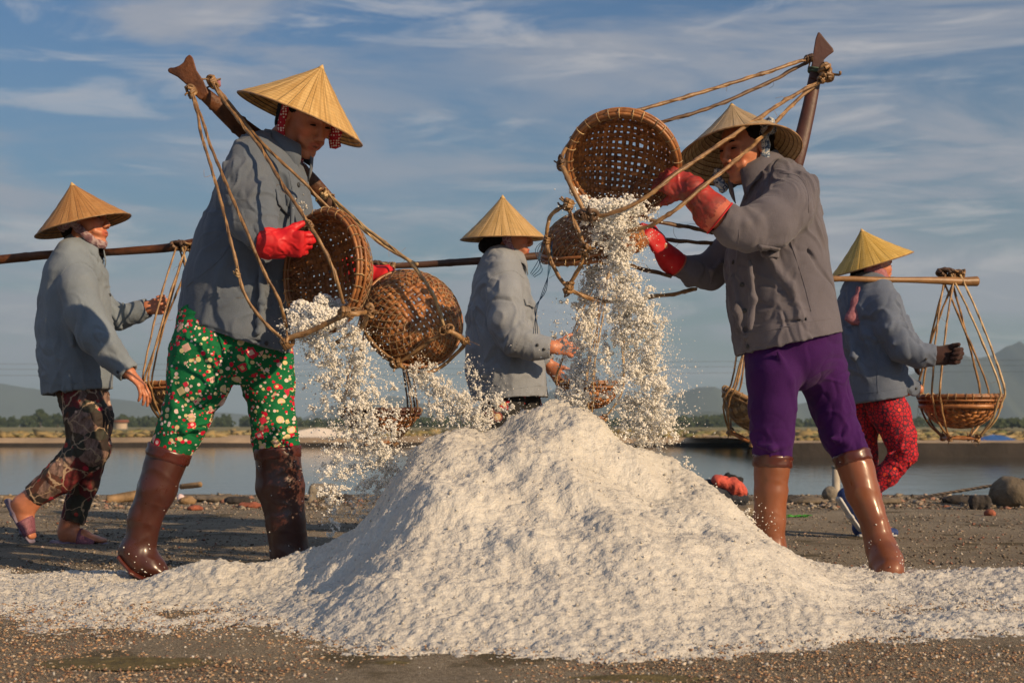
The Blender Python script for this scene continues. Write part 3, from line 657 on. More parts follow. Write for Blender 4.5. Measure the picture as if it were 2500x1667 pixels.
# ================================================================ woman in grey jacket and green trousers (left, large)
def person_green():
    D = 4.63; fg = Fig(D, 'woman in grey jacket, green printed trousers and dark rubber boots emptying two baskets', (520, 1400)); rt = fg.root
    fr = frame((.63, -.54, -.50)); o = fg.q(744, 291, 0); J = SDF(.0043)
    torso = [(668, 356, .0, 34, 44), (640, 394, .0, 68, 122), (645, 445, 0, 101, 142), (640, 500, 0, 116, 140), (612, 600, 0, 131, 136), (580, 700, 0, 130, 132), (573, 760, 0, 131, 130), (568, 830, 0, 136, 132), (562, 900, 0, 138, 134)]
    fg.both(J, torso, .02, .72, torso[:-2])
    near = [(610, 398, -.13, 50, 50), (608, 440, -.18, 58, 52), (612, 490, -.22, 61, 50), (620, 540, -.25, 56, 44), (640, 572, -.265, 40, 36), (654, 590, -.27, 33, 31)]
    far = [(655, 420, .15, 50), (700, 520, .22, 46), (770, 610, .22, 38), (840, 655, .20, 32)]
    fg.both(J, near, .018, .72); fg.both(J, far, .018, .72)
    # folds: sleeve creases, armhole, back folds
    for a in ([(548, 400, -.19, 6), (560, 470, -.25, 9), (575, 530, -.28, 6)], [(590, 470, -.268, 7), (640, 478, -.262, 8), (672, 505, -.24, 5)], [(575, 500, -.272, 7), (630, 508, -.285, 8), (665, 535, -.26, 5)],
              [(580, 545, -.275, 6), (615, 530, -.295, 7), (655, 540, -.28, 5)], [(590, 430, -.232, 6), (640, 440, -.235, 6), (668, 470, -.22, 4)]): rib(fg, J, a, .014)
    for a in ([(540, 480, -.10, 5), (518, 560, -.13, 7), (490, 680, -.13, 6)], [(560, 620, -.17, 7), (520, 720, -.17, 8), (500, 790, -.165, 5)], [(640, 640, -.175, 6), (640, 740, -.17, 8), (630, 810, -.165, 5)],
              [(700, 420, -.14, 6), (715, 480, -.15, 7), (712, 560, -.15, 5)]): rib(fg, J, a, .018)
    rib(fg, J, [(442, 778, -.02, 3), (500, 800, -.175, 4), (600, 830, -.175, 4), (690, 838, -.06, 3)], .01, True)
    sleeve_end(fg, J, near); sleeve_end(fg, J, far)
    hem(fg, J, 428, 786, 712, 864, [(566, 800, 0, 122, 120), (560, 950, 0, 126, 124)])
    jk = finish('jacket', J, M['jacket_grey'], rt, .0065, (11, 8, 5), 2.3); tr = bvh(jk)
    seams(tr, [[(515, 420), (528, 380), (570, 350), (610, 356)], [(434, 758), (520, 775), (600, 795), (690, 822)], [(705, 420), (722, 520), (718, 600)], [(455, 700), (530, 640), (560, 600)]], jk, M['jacket_grey'])
    patch(tr, [(672, 462), (708, 480), (706, 530), (676, 500)], jk, M['jacket_grey'], 'pocket_flap')
    buttons(tr, [(650, 838), (612, 603), (728, 452)], jk, .008)
    collar(fg, fg.q(697, 351, 0), unit(np.array([.30, -.1, .95])), (.85, -.45, -.1), .072, M['jacket_grey'], .022, .056)
    mb = MB()
    for i in range(26):
        p, n = onto(tr, 745 + rng.normal() * 13, 500 + rng.normal() * 13, .001)
        if p is not None: tube(mb, [p, p + unit(rng.normal(size=3)) * .008], .0014, 4)
    if mb.n: mb.build('salt_smear', M['salt'], jk, kind='stuff')
    # trousers
    T = SDF(.0045)
    l1 = [(508, 800, -.05, 78, 82), (498, 870, -.08, 80, 82), (486, 930, -.09, 72, 74), (460, 1005, -.09, 56, 60), (436, 1058, -.09, 53, 56), (416, 1098, -.09, 45, 48), (410, 1120, -.09, 40, 42)]
    l2 = [(625, 820, .05, 76, 82), (645, 880, .08, 72, 78), (655, 940, .09, 63, 68), (663, 1010, .10, 55, 58), (670, 1060, .10, 55, 56), (677, 1096, .10, 51, 48), (679, 1120, .10, 46, 44)]
    hips = [(565, 780, 0, 122, 116), (565, 830, 0, 112, 110)]
    fg.both(T, hips, .02, .7); fg.both(T, l1, .02, .62); fg.both(T, l2, .02, .62)
    for a in ([(400, 1040, -.15, 5), (450, 1052, -.175, 6), (500, 1045, -.15, 4)], [(620, 1035, .04, 5), (680, 1045, .012, 7), (722, 1030, .05, 5)], [(615, 1060, .04, 5), (670, 1072, .015, 7), (728, 1058, .05, 5)],
              [(420, 900, -.16, 5), (430, 990, -.165, 7), (420, 1060, -.15, 5)], [(560, 860, -.12, 6), (600, 900, -.04, 6), (620, 960, .02, 4)]): rib(fg, T, a, .014)
    finish('trousers', T, M['green'], rt, .0045, (9, 9, 8), 8.1)
    b1 = [(415, 1098, -.09, 50, 50), (385, 1190, -.09, 47, 50), (357, 1262, -.09, 39, 42), (342, 1330, -.09, 38, 38)]
    f1 = [(332, 1345, -.09, 40, 38), (350, 1368, -.095, 34, 36), (375, 1385, -.10, 26, 34), (396, 1397, -.105, 17, 28)]
    b2 = [(677, 1095, .10, 56, 52), (684, 1190, .10, 58, 52), (697, 1270, .10, 49, 46), (708, 1340, .10, 46, 42)]
    f2 = [(706, 1350, .10, 46, 40), (725, 1375, .09, 38, 38), (760, 1390, .07, 30, 36)]
    for bs, fs, sd, so_ in ((b1, f1, 1.5, [(298, 1360, -.09, 9, 34), (330, 1396, -.095, 8, 38), (362, 1414, -.10, 7, 38), (404, 1415, -.105, 6, 30)]), (b2, f2, 6.2, None)):
        boot(fg, bs, fs, M['boot_dark'], None, sd, .0048, so_); fg.chain(fg.body, bs, .02, .58); fg.chain(fg.body, fs, .02, .5)
    # head
    g = head_sdf(fg.body, o, fr, .98, -.1, fg.q(672, 372, 0), .052)
    # hands in red gloves
    wr = fg.q(672, 592, -.275); cr = [.9, 1.0, 1.1, 1.2]
    G = SDF(.0034)
    for fld, ft in ((G, 1.16), (fg.body, .9)): hand_sdf(fld, wr, unit((1, -.12, -.10)), unit((.25, .9, .25)), 1, cr, .96, ft, .05, (.6, .5, .7))
    cuff = [(640, 580, -.268, 36), (655, 592, -.27, 37), (675, 597, -.272, 31)]; fg.chain(G, cuff, .012); G.cut(fg.q(637, 578, -.268), unit((-1, 0, .25)), .07)
    G.seg(fg.q(630, 576, -.268), fg.q(652, 588, -.27), .036, None, .032, None, .004, (0, 1, 0), None, True)
    fig_g = finish('glove', G, M['glove_red'], rt, .0022, (22, 22, 22), 5)
    wl = fg.q(893, 672, .18); G = SDF(.0034)
    for fld, ft in ((G, 1.16), (fg.body, .9)): hand_sdf(fld, wl, unit((1, -.35, .12)), unit((.3, .6, -.8)), 1, [1.2, 1.3, 1.3, 1.3], .9, ft, .05)
    fg.chain(G, [(840, 655, .20, 34), (868, 664, .19, 36), (890, 670, .18, 33)], .012)
    finish('glove', G, M['glove_red'], rt, .0018, (22, 22, 22), 5)
    fg.chain(fg.body, [(640, 575, -.265, 20), (672, 592, -.275, 20)]); fg.chain(fg.body, [(840, 655, .2, 20), (893, 672, .18, 20)])
    V, Q = fg.body.mesh(); bo = mk('body', V, Q, M['skin'], rt); face_parts(fg, g, fr, .98, bo)
    hair_mesh(fg, o, fr, .98, False, .01, .05)
    hat(fg, (787, 161), (735, 291), -.005, .2155, M['hat_gold'])
    # polka dot strap
    def ribbon(pts, w, name, mat, flat=.28):
        mb = MB(); p = smoothline([g(*c) for c in pts], 6); tube(mb, p, w, 8, flat); mb.build(name, mat, rt)
    ribbon([(-.018, -.086, .055), (.0, -.093, .015), (.012, -.097, -.028), (.026, -.090, -.066), (.042, -.072, -.100), (.055, -.042, -.122), (.060, .0, -.128)], .0125, 'chin_strap', M['polka'], .4)
    ribbon([(.07, .062, .035), (.088, .070, .01), (.085, .075, -.02), (.10, .080, -.045)], .019, 'chin_strap', M['polka'], .35)
    ribbon([(.092, -.050, .043), (.099, -.01, .046), (.096, .04, .043)], .006, 'head_band', M['polka'], .5)
    return fg
# ================================================================ woman in mauve-grey jacket and purple trousers (right, large)
def person_purple():
    D = 4.63; fg = Fig(D, 'smiling woman in mauve-grey jacket and purple trousers lifting a basket with gloved hands', (2010, 1400)); rt = fg.root
    fr = frame((-.80, -.50, -.24)); o = fg.q(1822, 364, -.01); J = SDF(.0043)
    torso = [(1868, 432, 0, 34, 44), (1898, 462, 0, 70, 120), (1902, 515, 0, 94, 142), (1897, 580, 0, 116, 142), (1897, 650, 0, 123, 140), (1907, 730, 0, 127, 134), (1920, 800, 0, 129, 132), (1930, 860, 0, 127, 134), (1935, 930, 0, 130, 138)]
    near = [(1950, 470, -.12, 50, 52), (1925, 505, -.18, 62, 54), (1880, 545, -.23, 60, 50), (1825, 562, -.26, 50, 44), (1790, 556, -.27, 44, 40), (1757, 533, -.28, 37, 36)]
    far = [(1830, 560, .14, 55), (1775, 630, .18, 52), (1735, 662, .18, 46), (1695, 663, .16, 38), (1652, 648, .14, 27)]
    fg.both(J, torso, .02, .72, torso[:-2]); fg.both(J, near, .018, .72); fg.both(J, far, .018, .72)
    for a in ([(1825, 510, -.30, 6), (1850, 535, -.305, 8), (1858, 575, -.29, 6)], [(1800, 515, -.30, 5), (1818, 545, -.315, 6), (1815, 580, -.30, 5)], [(1790, 505, -.29, 4), (1795, 540, -.315, 5), (1785, 575, -.30, 4)],
              [(1935, 540, -.225, 6), (1900, 590, -.26, 6), (1850, 600, -.28, 5)], [(1900, 600, -.17, 7), (1950, 572, -.16, 8), (1985, 530, -.11, 5)], [(1950, 640, -.16, 7), (1985, 622, -.13, 7), (2005, 580, -.09, 4)],
              [(1870, 620, -.19, 6), (1930, 700, -.19, 8), (1960, 780, -.18, 5)], [(1830, 640, -.18, 7), (1840, 730, -.19, 8), (1830, 800, -.18, 5)], [(1980, 700, -.14, 7), (2005, 760, -.11, 7), (2020, 800, -.09, 4)],
              [(1760, 640, .10, 5), (1740, 660, .09, 6), (1735, 690, .11, 5)], [(1790, 680, -.08, 6), (1800, 760, -.10, 8), (1815, 820, -.10, 5)]): rib(fg, J, a, .018)
    rib(fg, J, [(1800, 808, -.06, 3), (1860, 800, -.175, 4), (1960, 780, -.175, 4), (2045, 760, -.04, 3)], .01, True)
    rib(fg, J, [(1960, 600, -.17, 3), (2000, 650, -.16, 5), (2040, 715, -.06, 3)], .01, True)
    sleeve_end(fg, J, near); sleeve_end(fg, J, far)
    hem(fg, J, 1800, 868, 2056, 812, [(1930, 830, 0, 118, 122), (1935, 980, 0, 122, 124)])
    jk = finish('jacket', J, M['jacket_mauve'], rt, .0055, (10, 8, 6), 11.7); tr = bvh(jk)
    seams(tr, [[(1905, 422), (1950, 432), (1972, 470), (1974, 520)], [(1812, 815), (1880, 806), (1960, 788), (2044, 775)], [(1805, 560), (1800, 640), (1805, 740), (1812, 850)], [(1930, 590), (1962, 690), (1980, 760)]], jk, M['jacket_mauve'])
    buttons(tr, [(1812, 695), (1818, 758), (1826, 846), (1790, 640)], jk, .008)
    patch(tr, [(1850, 596), (1905, 605), (1900, 632), (1862, 626)], jk, M['jacket_mauve'], 'pocket_flap')
    collar(fg, fg.q(1848, 412, 0), unit(np.array([-.34, -.1, .93])), (-.8, -.5, -.1), .076, M['jacket_mauve'], .034, .06, .25)
    T = SDF(.0045)
    l1 = [(1890, 840, -.02, 74, 84), (1887, 920, -.07, 62, 74), (1885, 1000, -.08, 54, 60), (1885, 1060, -.08, 50, 54), (1886, 1108, -.08, 43, 45), (1886, 1135, -.08, 37, 40)]
    l2 = [(1985, 835, .02, 70, 82), (2008, 915, .06, 59, 70), (2034, 1000, .07, 50, 56), (2054, 1060, .07, 48, 52), (2074, 1100, .05, 41, 43), (2086, 1135, .03, 36, 38)]
    fg.both(T, [(1935, 800, 0, 112, 118), (1937, 850, 0, 104, 112)], .02, .7); fg.both(T, l1, .02, .62); fg.both(T, l2, .02, .62)
    for a in ([(1850, 1085, -.13, 5), (1885, 1095, -.16, 6), (1925, 1085, -.13, 5)], [(2030, 1070, .0, 5), (2070, 1080, .0, 7), (2105, 1060, .02, 5)], [(2020, 900, .0, 4), (2045, 980, .0, 5), (2065, 1050, .01, 4)], [(1900, 860, -.17, 4), (1930, 930, -.15, 6), (1940, 1000, -.12, 4)]): rib(fg, T, a, .014)
    finish('trousers', T, M['purple'], rt, .0035, (9, 9, 8), 3.1)
    b1 = [(1886, 1114, -.08, 44, 47), (1883, 1200, -.08, 41, 44), (1880, 1275, -.08, 37, 40), (1882, 1330, -.08, 34, 36)]
    f1 = [(1882, 1340, -.08, 38, 38), (1880, 1375, -.10, 38, 44), (1872, 1395, -.16, 30, 34)]
    b2 = [(2078, 1108, .03, 43, 45), (2106, 1200, .01, 41, 43), (2137, 1285, -.02, 33, 40), (2150, 1335, -.04, 35, 38)]
    f2 = [(2156, 1345, -.05, 36, 40), (2166, 1375, -.09, 38, 44), (2172, 1396, -.15, 33, 36)]
    for bs, fs, sd in ((b1, f1, 3.5), (b2, f2, 9.2)):
        boot(fg, bs, fs, M['boot_tan'], None, sd, .0045); fg.chain(fg.body, bs, .02, .58); fg.chain(fg.body, fs, .02, .5)
    g = head_sdf(fg.body, o, fr, .93, .9, fg.q(1868, 425, 0), .050)
    # gloved hands
    for (wx, wy, wd), fd, pn0, side, cur, cf, matn, bandp in (
        ((1692, 462, -.275), (-1, .12, .42), (.1, 1, -.15), 1, [.75, .85, .9, 1.0], [(1757, 533, -.28, 42), (1735, 515, -.28, 41), (1712, 488, -.278, 33), (1694, 464, -.275, 30)], 'glove_worn', 1),
        ((1620, 614, .10), (-.7, -.1, .9), (-.6, .6, -.2), -1, [.8, .9, 1.0, 1.0], [(1652, 648, .14, 31), (1640, 638, .13, 31), (1624, 620, .11, 27)], 'glove_red', 0)):
        G = SDF(.0034); w = fg.q(wx, wy, wd)
        for fld, ft in ((G, 1.2), (fg.body, .9)): hand_sdf(fld, w, fd, pn0, side, cur, .98, ft, .05, (.5, .5, .7))
        fg.chain(G, cf, .012); p0 = fg.q(*cf[0][:3]); p1 = fg.q(*cf[1][:3]); d = unit(p0 - p1); G.cut(p0, d, .08)
        G.seg(p0 - d * .02, p0 + d * .02, cf[0][3] * fg.S * .9, None, None, None, .003, (0, 1, 0), None, True)
        go = finish('glove', G, M[matn], rt, .0028, (24, 24, 24), 2.2 + wx)
        mb = MB(); W0 = unit(np.cross(d, (0, 0, 1.))); U0 = np.cross(W0, d); th = np.linspace(0, 2 * math.pi, 33); rr = cf[0][3] * fg.S
        if bandp:
            V = []
            for off in (0, -.012, -.024, -.034, -.036):
                V.append(p0 + d * off + (np.cos(th)[:, None] * U0 + np.sin(th)[:, None] * W0) * (rr * (1.03 + .006 * np.sin(th * 5)[:, None])) * (1 if off > -.035 else .95))
            V = np.concatenate(V); idx = np.arange(len(V)).reshape(5, 33); Q = np.stack([idx[:-1, :-1], idx[1:, :-1], idx[1:, 1:], idx[:-1, 1:]], -1).reshape(-1, 4); mk('glove_cuff', V, Q, M['glove_cuff'], go)
        mb = MB(); tube(mb, p0 + (np.cos(th)[:, None] * U0 + np.sin(th)[:, None] * W0) * rr * 1.04, .0028, 6, caps=False); mb.build('glove_hem', M['glove_red'] if bandp else M['glove_cuff'], go)
    fg.chain(fg.body, [(1757, 533, -.28, 20), (1692, 462, -.275, 20)]); fg.chain(fg.body, [(1652, 648, .14, 18), (1620, 614, .10, 20)])
    V, Q = fg.body.mesh(); bo = mk('body', V, Q, M['skin'], rt); face_parts(fg, g, fr, .93, bo)
    mb = MB()      # teeth in the smile
    tube(mb, smoothline([g(.0885, y, -.0562 + .0052 * (y / .026) ** 2) - 0 for y in np.linspace(-.023, .023, 7)], 2), .0042 * .93, 6); mb.build('teeth', simple('teeth', (.75, .66, .52), .3, .1), rt)
    hair_mesh(fg, o, fr, .93, True, .02, .075)
    hat(fg, (1786, 254), (1806, 380), .060, .200, M['hat_weave'], -.01)
    def ribbon(pts, w, name, mat, flat=.35):
        mb = MB(); p = smoothline([g(*c) for c in pts], 6); tube(mb, p, w * (1 + .12 * np.sin(np.arange(len(p)) * 1.3)), 8, flat); mb.build(name, mat, rt)
    ribbon([(-.03, .082, .075), (-.012, .090, .035), (-.008, .088, -.01), (.004, .080, -.055), (.02, .060, -.095), (.03, .02, -.118)], .015, 'chin_strap', M['scarf_blue'])
    ribbon([(-.055, .085, .055), (-.035, .10, .06), (-.015, .095, .05)], .026, 'scarf_knot', M['scarf_blue'], .7)
    ribbon([(.09, -.055, -.05), (.102, -.062, -.075), (.10, -.052, -.10), (.085, -.05, -.125)], .017, 'scarf_knot', M['scarf_blue'], .6)
    return fg
# ================================================================ three carriers walking behind
def sandal(fig, heel, toe, up, mat_s, mat_b, w=.042, open_toe=True):
    """slide sandal: sole from heel to toe with a strap over the foot"""
    d = unit(toe - heel); u = unit(np.asarray(up, float) - d * np.dot(d, up)); l = np.cross(u, d); L = np.linalg.norm(toe - heel); S_ = SDF(.0035)
    for a, b, r0, r1, z0, z1 in ((0, .3, .033, .034, .004, .0), (.3, .72, .034, .043, .0, -.002), (.72, .95, .043, .034, -.002, .004)):
        S_.seg(heel + d * L * a + u * (z0 - .006), heel + d * L * b + u * (z1 - .006), r0, .011, r1, .009, .01, u)
    so = finish('sandal', S_, mat_s, fig.root)
    mb = MB(); V = []; n = 15; th = np.linspace(0.02, math.pi - .02, n)
    for t_ in np.linspace(.50, .82, 6): V.append(heel + d * L * t_ + np.cos(th)[:, None] * l * .046 + u * (np.sin(th)[:, None] * (.062 - .05 * (t_ - .5) / .32 * .7)) - u * .004)
    V = np.concatenate(V); idx = np.arange(len(V)).reshape(6, n); Q = np.stack([idx[:-1, :-1], idx[1:, :-1], idx[1:, 1:], idx[:-1, 1:]], -1).reshape(-1, 4)
    o = mk('sandal_strap', V, Q, mat_b, so); md = o.modifiers.new('thick', 'SOLIDIFY'); md.thickness = .004
def walker(D, label, foot, fr, o, hs, torso, arms, hemline, jmat, legs, tmat, seed, jf=(), tf=(), collar_at=None, smile=0):
    fg = Fig(D, label, foot); fg.body.vox = .0046; rt = fg.root; J = SDF(.0058)
    fg.both(J, torso, .02, .72, torso[:-2])
    for a in arms: fg.both(J, a, .018, .62)
    for a in jf: rib(fg, J, a, .018)
    for a in arms: sleeve_end(fg, J, a, .055)
    x0, y0, x1, y1 = hemline; t = torso[-1]
    hem(fg, J, x0, y0, x1, y1, [((x0 + x1) / 2, (y0 + y1) / 2 - 18, 0, t[3] * .86, t[4] * .86), ((x0 + x1) / 2, (y0 + y1) / 2 + 60, 0, t[3] * .88, t[4] * .88)])
    jk = finish('jacket', J, jmat, rt, .0068, (11, 8, 6), seed)
    T = SDF(.0058)
    for l in legs: fg.both(T, l, .018, .62)
    for a in tf: rib(fg, T, a, .014)
    for l in legs:
        if len(l) > 2: sleeve_end(fg, T, l, .055)
    finish('trousers', T, tmat, rt, .0045, (10, 10, 7), seed + 3)
    g = head_sdf(fg.body, o, fr, hs, smile, fg.q(torso[0][0], torso[0][1] + 4, 0), .047)
    if collar_at: collar(fg, *collar_at)
    return fg, J, bvh(jk), jk, g
def ribw(fg, g, pts, w, name, mat, flat=.4, wave=.12):
    mb = MB(); p = smoothline([g(*c) for c in pts], 6); tube(mb, p, w * (1 + wave * np.sin(np.arange(len(p)) * 1.3)), 8, flat); return mb.build(name, mat, fg.root)
def person_floral():
    D = 5.87; fr = frame((.97, -.22, .10)); S_ = D / F; f0 = Fig.q
    tmp = lambda x, y, dy=0: P(x, y, D + dy); o = tmp(207, 545)
    torso = [(193, 602, 0, 30, 40), (188, 630, 0, 48, 96), (186, 672, 0, 70, 108), (183, 735, 0, 80, 106), (182, 800, 0, 86, 104), (184, 870, 0, 87, 102), (187, 930, 0, 80, 100), (188, 1000, 0, 80, 100)]
    near = [(186, 655, -.12, 38), (190, 700, -.17, 44), (206, 765, -.20, 45), (235, 822, -.22, 42), (268, 862, -.23, 34), (315, 910, -.24, 25)]
    far = [(205, 680, .13, 40), (245, 755, .18, 38), (288, 775, .18, 32), (328, 764, .16, 27), (362, 752, .15, 24)]
    l_far = [(210, 950, .05, 52, 56), (222, 1020, .07, 52, 54), (228, 1090, .07, 40, 42), (205, 1180, .07, 33, 35), (176, 1272, .07, 30, 32)]
    l_near = [(190, 950, -.05, 52, 56), (213, 1020, -.08, 52, 52), (212, 1098, -.09, 46, 44), (145, 1168, -.10, 38, 36), (80, 1212, -.10, 28, 30)]
    fg, J, tr, jk, g = walker(D, 'far-left woman walking right in a grey-green jacket, dark floral trousers and pink sandals', (190, 1320), fr, o, .95, torso, [near, far], (109, 966, 262, 949), M['jacket_sage'], [l_far, l_near], M['floral'], 4.4,
        jf=([(150, 700, -.15, 6), (165, 780, -.18, 8), (178, 840, -.18, 5)], [(130, 700, -.08, 5), (120, 800, -.1, 7), (130, 900, -.10, 5)], [(240, 830, -.27, 5), (262, 825, -.27, 6), (285, 840, -.25, 4)], [(250, 850, -.27, 5), (275, 845, -.275, 6), (295, 865, -.26, 4)],
            [(275, 745, .12, 5), (285, 775, .13, 6), (290, 800, .14, 4)], [(300, 740, .12, 5), (312, 765, .12, 6), (312, 785, .14, 4)]),
        tf=([(175, 1080, -.14, 5), (205, 1075, -.155, 6), (240, 1085, -.13, 5)], [(170, 1105, -.14, 4), (190, 1095, -.15, 5), (235, 1110, -.13, 4)]),
        collar_at=(P(203, 600, D), unit(np.array([.2, 0, 1.])), (.95, -.2, -.2), .064, M['jacket_sage'], .03, .05), smile=.6)
    seams(tr, [[(146, 675), (165, 650), (200, 640), (225, 655)], [(105, 930), (150, 938), (210, 930), (262, 920)]], jk, M['jacket_sage'])
    patch(tr, [(238, 688), (262, 690), (270, 712), (246, 706)], jk, M['jacket_sage'], 'pocket_flap'); buttons(tr, [(288, 908), (268, 720)], jk)
    hand_sdf(fg.body, fg.q(316, 911, -.24), (.75, -.05, -.75), (-.6, .2, -.6), 1, [.35, .4, .45, .5], .86, 1.0, .05)
    hand_sdf(fg.body, fg.q(364, 750, .15), (1, -.1, .22), (.1, -1, .05), 1, [.9, 1.0, 1.05, 1.1], .86, 1.0, .08, (.7, .3, .8))
    # bare ankles and feet
    fg.chain(fg.body, [(172, 1268, .07, 24), (165, 1296, .07, 24, 22)]); fg.body.seg(fg.q(160, 1306, .07), fg.q(205, 1310, .05), .037, .026, .030, .026, .02); fg.body.seg(fg.q(205, 1310, .05), fg.q(252, 1319, .04), .024, .034, .011, .036, .015)
    fg.chain(fg.body, [(88, 1208, -.10, 26), (62, 1232, -.10, 30, 24)]); fg.body.seg(fg.q(46, 1232, -.10), fg.q(62, 1270, -.10), .040, .026, .034, .028, .02); fg.body.seg(fg.q(62, 1270, -.10), fg.q(78, 1308, -.10), .030, .034, .014, .036, .015)
    V, Q = fg.body.mesh(); bo = mk('body', V, Q, M['skin'], fg.root); face_parts(fg, g, fr, .95, bo)
    mb = MB(); tube(mb, smoothline([g(.0885, y, -.0562 + .005 * (y / .022) ** 2) for y in np.linspace(-.02, .02, 5)], 2), .0038, 6); mb.build('teeth', bpy.data.materials['teeth'], fg.root)
    so = simple('sandal_sole', (.17, .14, .20), .6, .15); st = simple('sandal_mesh', (.20, .07, .10), .6, .5, 160, 160, .002)
    sandal(fg, fg.q(130, 1322, .07), fg.q(264, 1328, .04), (0, 0, 1), so, st)
    sandal(fg, fg.q(20, 1222, -.10), fg.q(82, 1326, -.10), (.86, 0, .5), so, st)
    hair_mesh(fg, o, fr, .95, False, .0)
    hat(fg, (175, 447), (204, 551), -.01, .197, M['hat_orange'])
    ribw(fg, g, [(-.05, -.075, .03), (-.02, -.088, .0), (.02, -.075, -.045), (.06, -.045, -.095), (.085, 0, -.108), (.06, .045, -.095)], .017, 'headscarf', M['scarf_mauve'], .38)
    ribw(fg, g, [(-.085, -.05, -.005), (-.05, -.078, .0), (-.02, -.085, .018)], .03, 'headscarf', M['scarf_mauve'], .7); return fg
def person_middle():
    D = 6.1; fr = frame((.99, .05, -.05)); o = P(1240, 580, D)
    torso = [(1222, 622, 0, 32, 40), (1222, 650, 0, 50, 100), (1222, 700, 0, 68, 112), (1224, 770, 0, 82, 108), (1228, 840, 0, 91, 106), (1234, 905, 0, 96, 104), (1243, 955, 0, 90, 102), (1245, 1020, 0, 88, 100)]
    near = [(1232, 680, -.12, 36), (1232, 720, -.17, 42), (1240, 785, -.21, 42), (1262, 828, -.23, 40), (1300, 846, -.24, 32), (1347, 848, -.25, 24)]
    far = [(1245, 700, .13, 38), (1272, 800, .17, 36), (1300, 855, .16, 32), (1338, 888, .15, 22)]
    l1 = [(1230, 960, -.05, 56, 56), (1220, 1060, -.06, 46, 50), (1205, 1150, -.06, 34, 38), (1190, 1285, -.06, 28, 30)]; l2 = [(1262, 960, .05, 54, 56), (1295, 1060, .07, 46, 50), (1305, 1150, .07, 34, 38), (1300, 1285, .07, 28, 30)]
    fg, J, tr, jk, g = walker(D, 'woman in a pale grey jacket walking behind the salt heap, only her upper body showing', (1250, 1314), fr, o, .93, torso, [near, far], (1160, 978, 1330, 968), M['jacket_pale'], [l1, l2], M['hearts'], 21.4,
        jf=([(1195, 720, -.15, 6), (1205, 800, -.19, 8), (1225, 850, -.2, 5)], [(1165, 740, -.1, 5), (1158, 850, -.12, 8), (1175, 950, -.12, 5)], [(1245, 800, -.265, 6), (1275, 795, -.27, 7), (1300, 810, -.26, 4)], [(1262, 850, -.27, 5), (1285, 822, -.285, 6), (1300, 815, -.27, 4)], [(1290, 700, -.1, 4), (1300, 740, -.1, 6), (1300, 800, -.1, 4)]),
        collar_at=(P(1236, 622, D), unit(np.array([.15, 0, 1.])), (.95, .1, -.2), .066, M['jacket_pale'], .028, .05), smile=0)
    seams(tr, [[(1192, 690), (1205, 672), (1250, 660), (1280, 680)], [(1150, 955), (1200, 958), (1260, 948), (1322, 940)]], jk, M['jacket_pale'])
    patch(tr, [(1278, 730), (1300, 735), (1304, 752), (1282, 746)], jk, M['jacket_pale'], 'pocket_flap'); buttons(tr, [(1328, 852), (1312, 842)], jk)
    hand_sdf(fg.body, fg.q(1350, 846, -.25), (1, .02, -.12), (-.1, 1, -.1), 1, [.35, .7, .8, .9], .84, 1.0, .08, (.75, .75, .1))
    hand_sdf(fg.body, fg.q(1340, 890, .15), (.62, -.05, -.78), (.3, .6, .1), 1, [.15, .2, .3, .3], .84, 1.0, .09, (.8, .6, .1))
    for l in (l1, l2): x, y, dy = l[-1][:3]; fg.chain(fg.body, [(x, y, dy, 20), (x, y + 16, dy, 22)]); fg.body.seg(fg.q(x, y + 20, dy), fg.q(x + 60, y + 24, dy), .034, .03, .016, .036, .02)
    V, Q = fg.body.mesh(); bo = mk('body', V, Q, M['skin'], fg.root); face_parts(fg, g, fr, .93, bo)
    hair_mesh(fg, o, fr, .93, True, .0); hat(fg, (1227, 478), (1229, 583), -.01, .183, M['hat_tan'])
    ribw(fg, g, [(-.03, -.080, .03), (-.008, -.084, -.02), (.01, -.07, -.07), (.02, -.04, -.115), (.03, -.01, -.125)], .018, 'chin_strap', M['scarf_purple'], .35); return fg
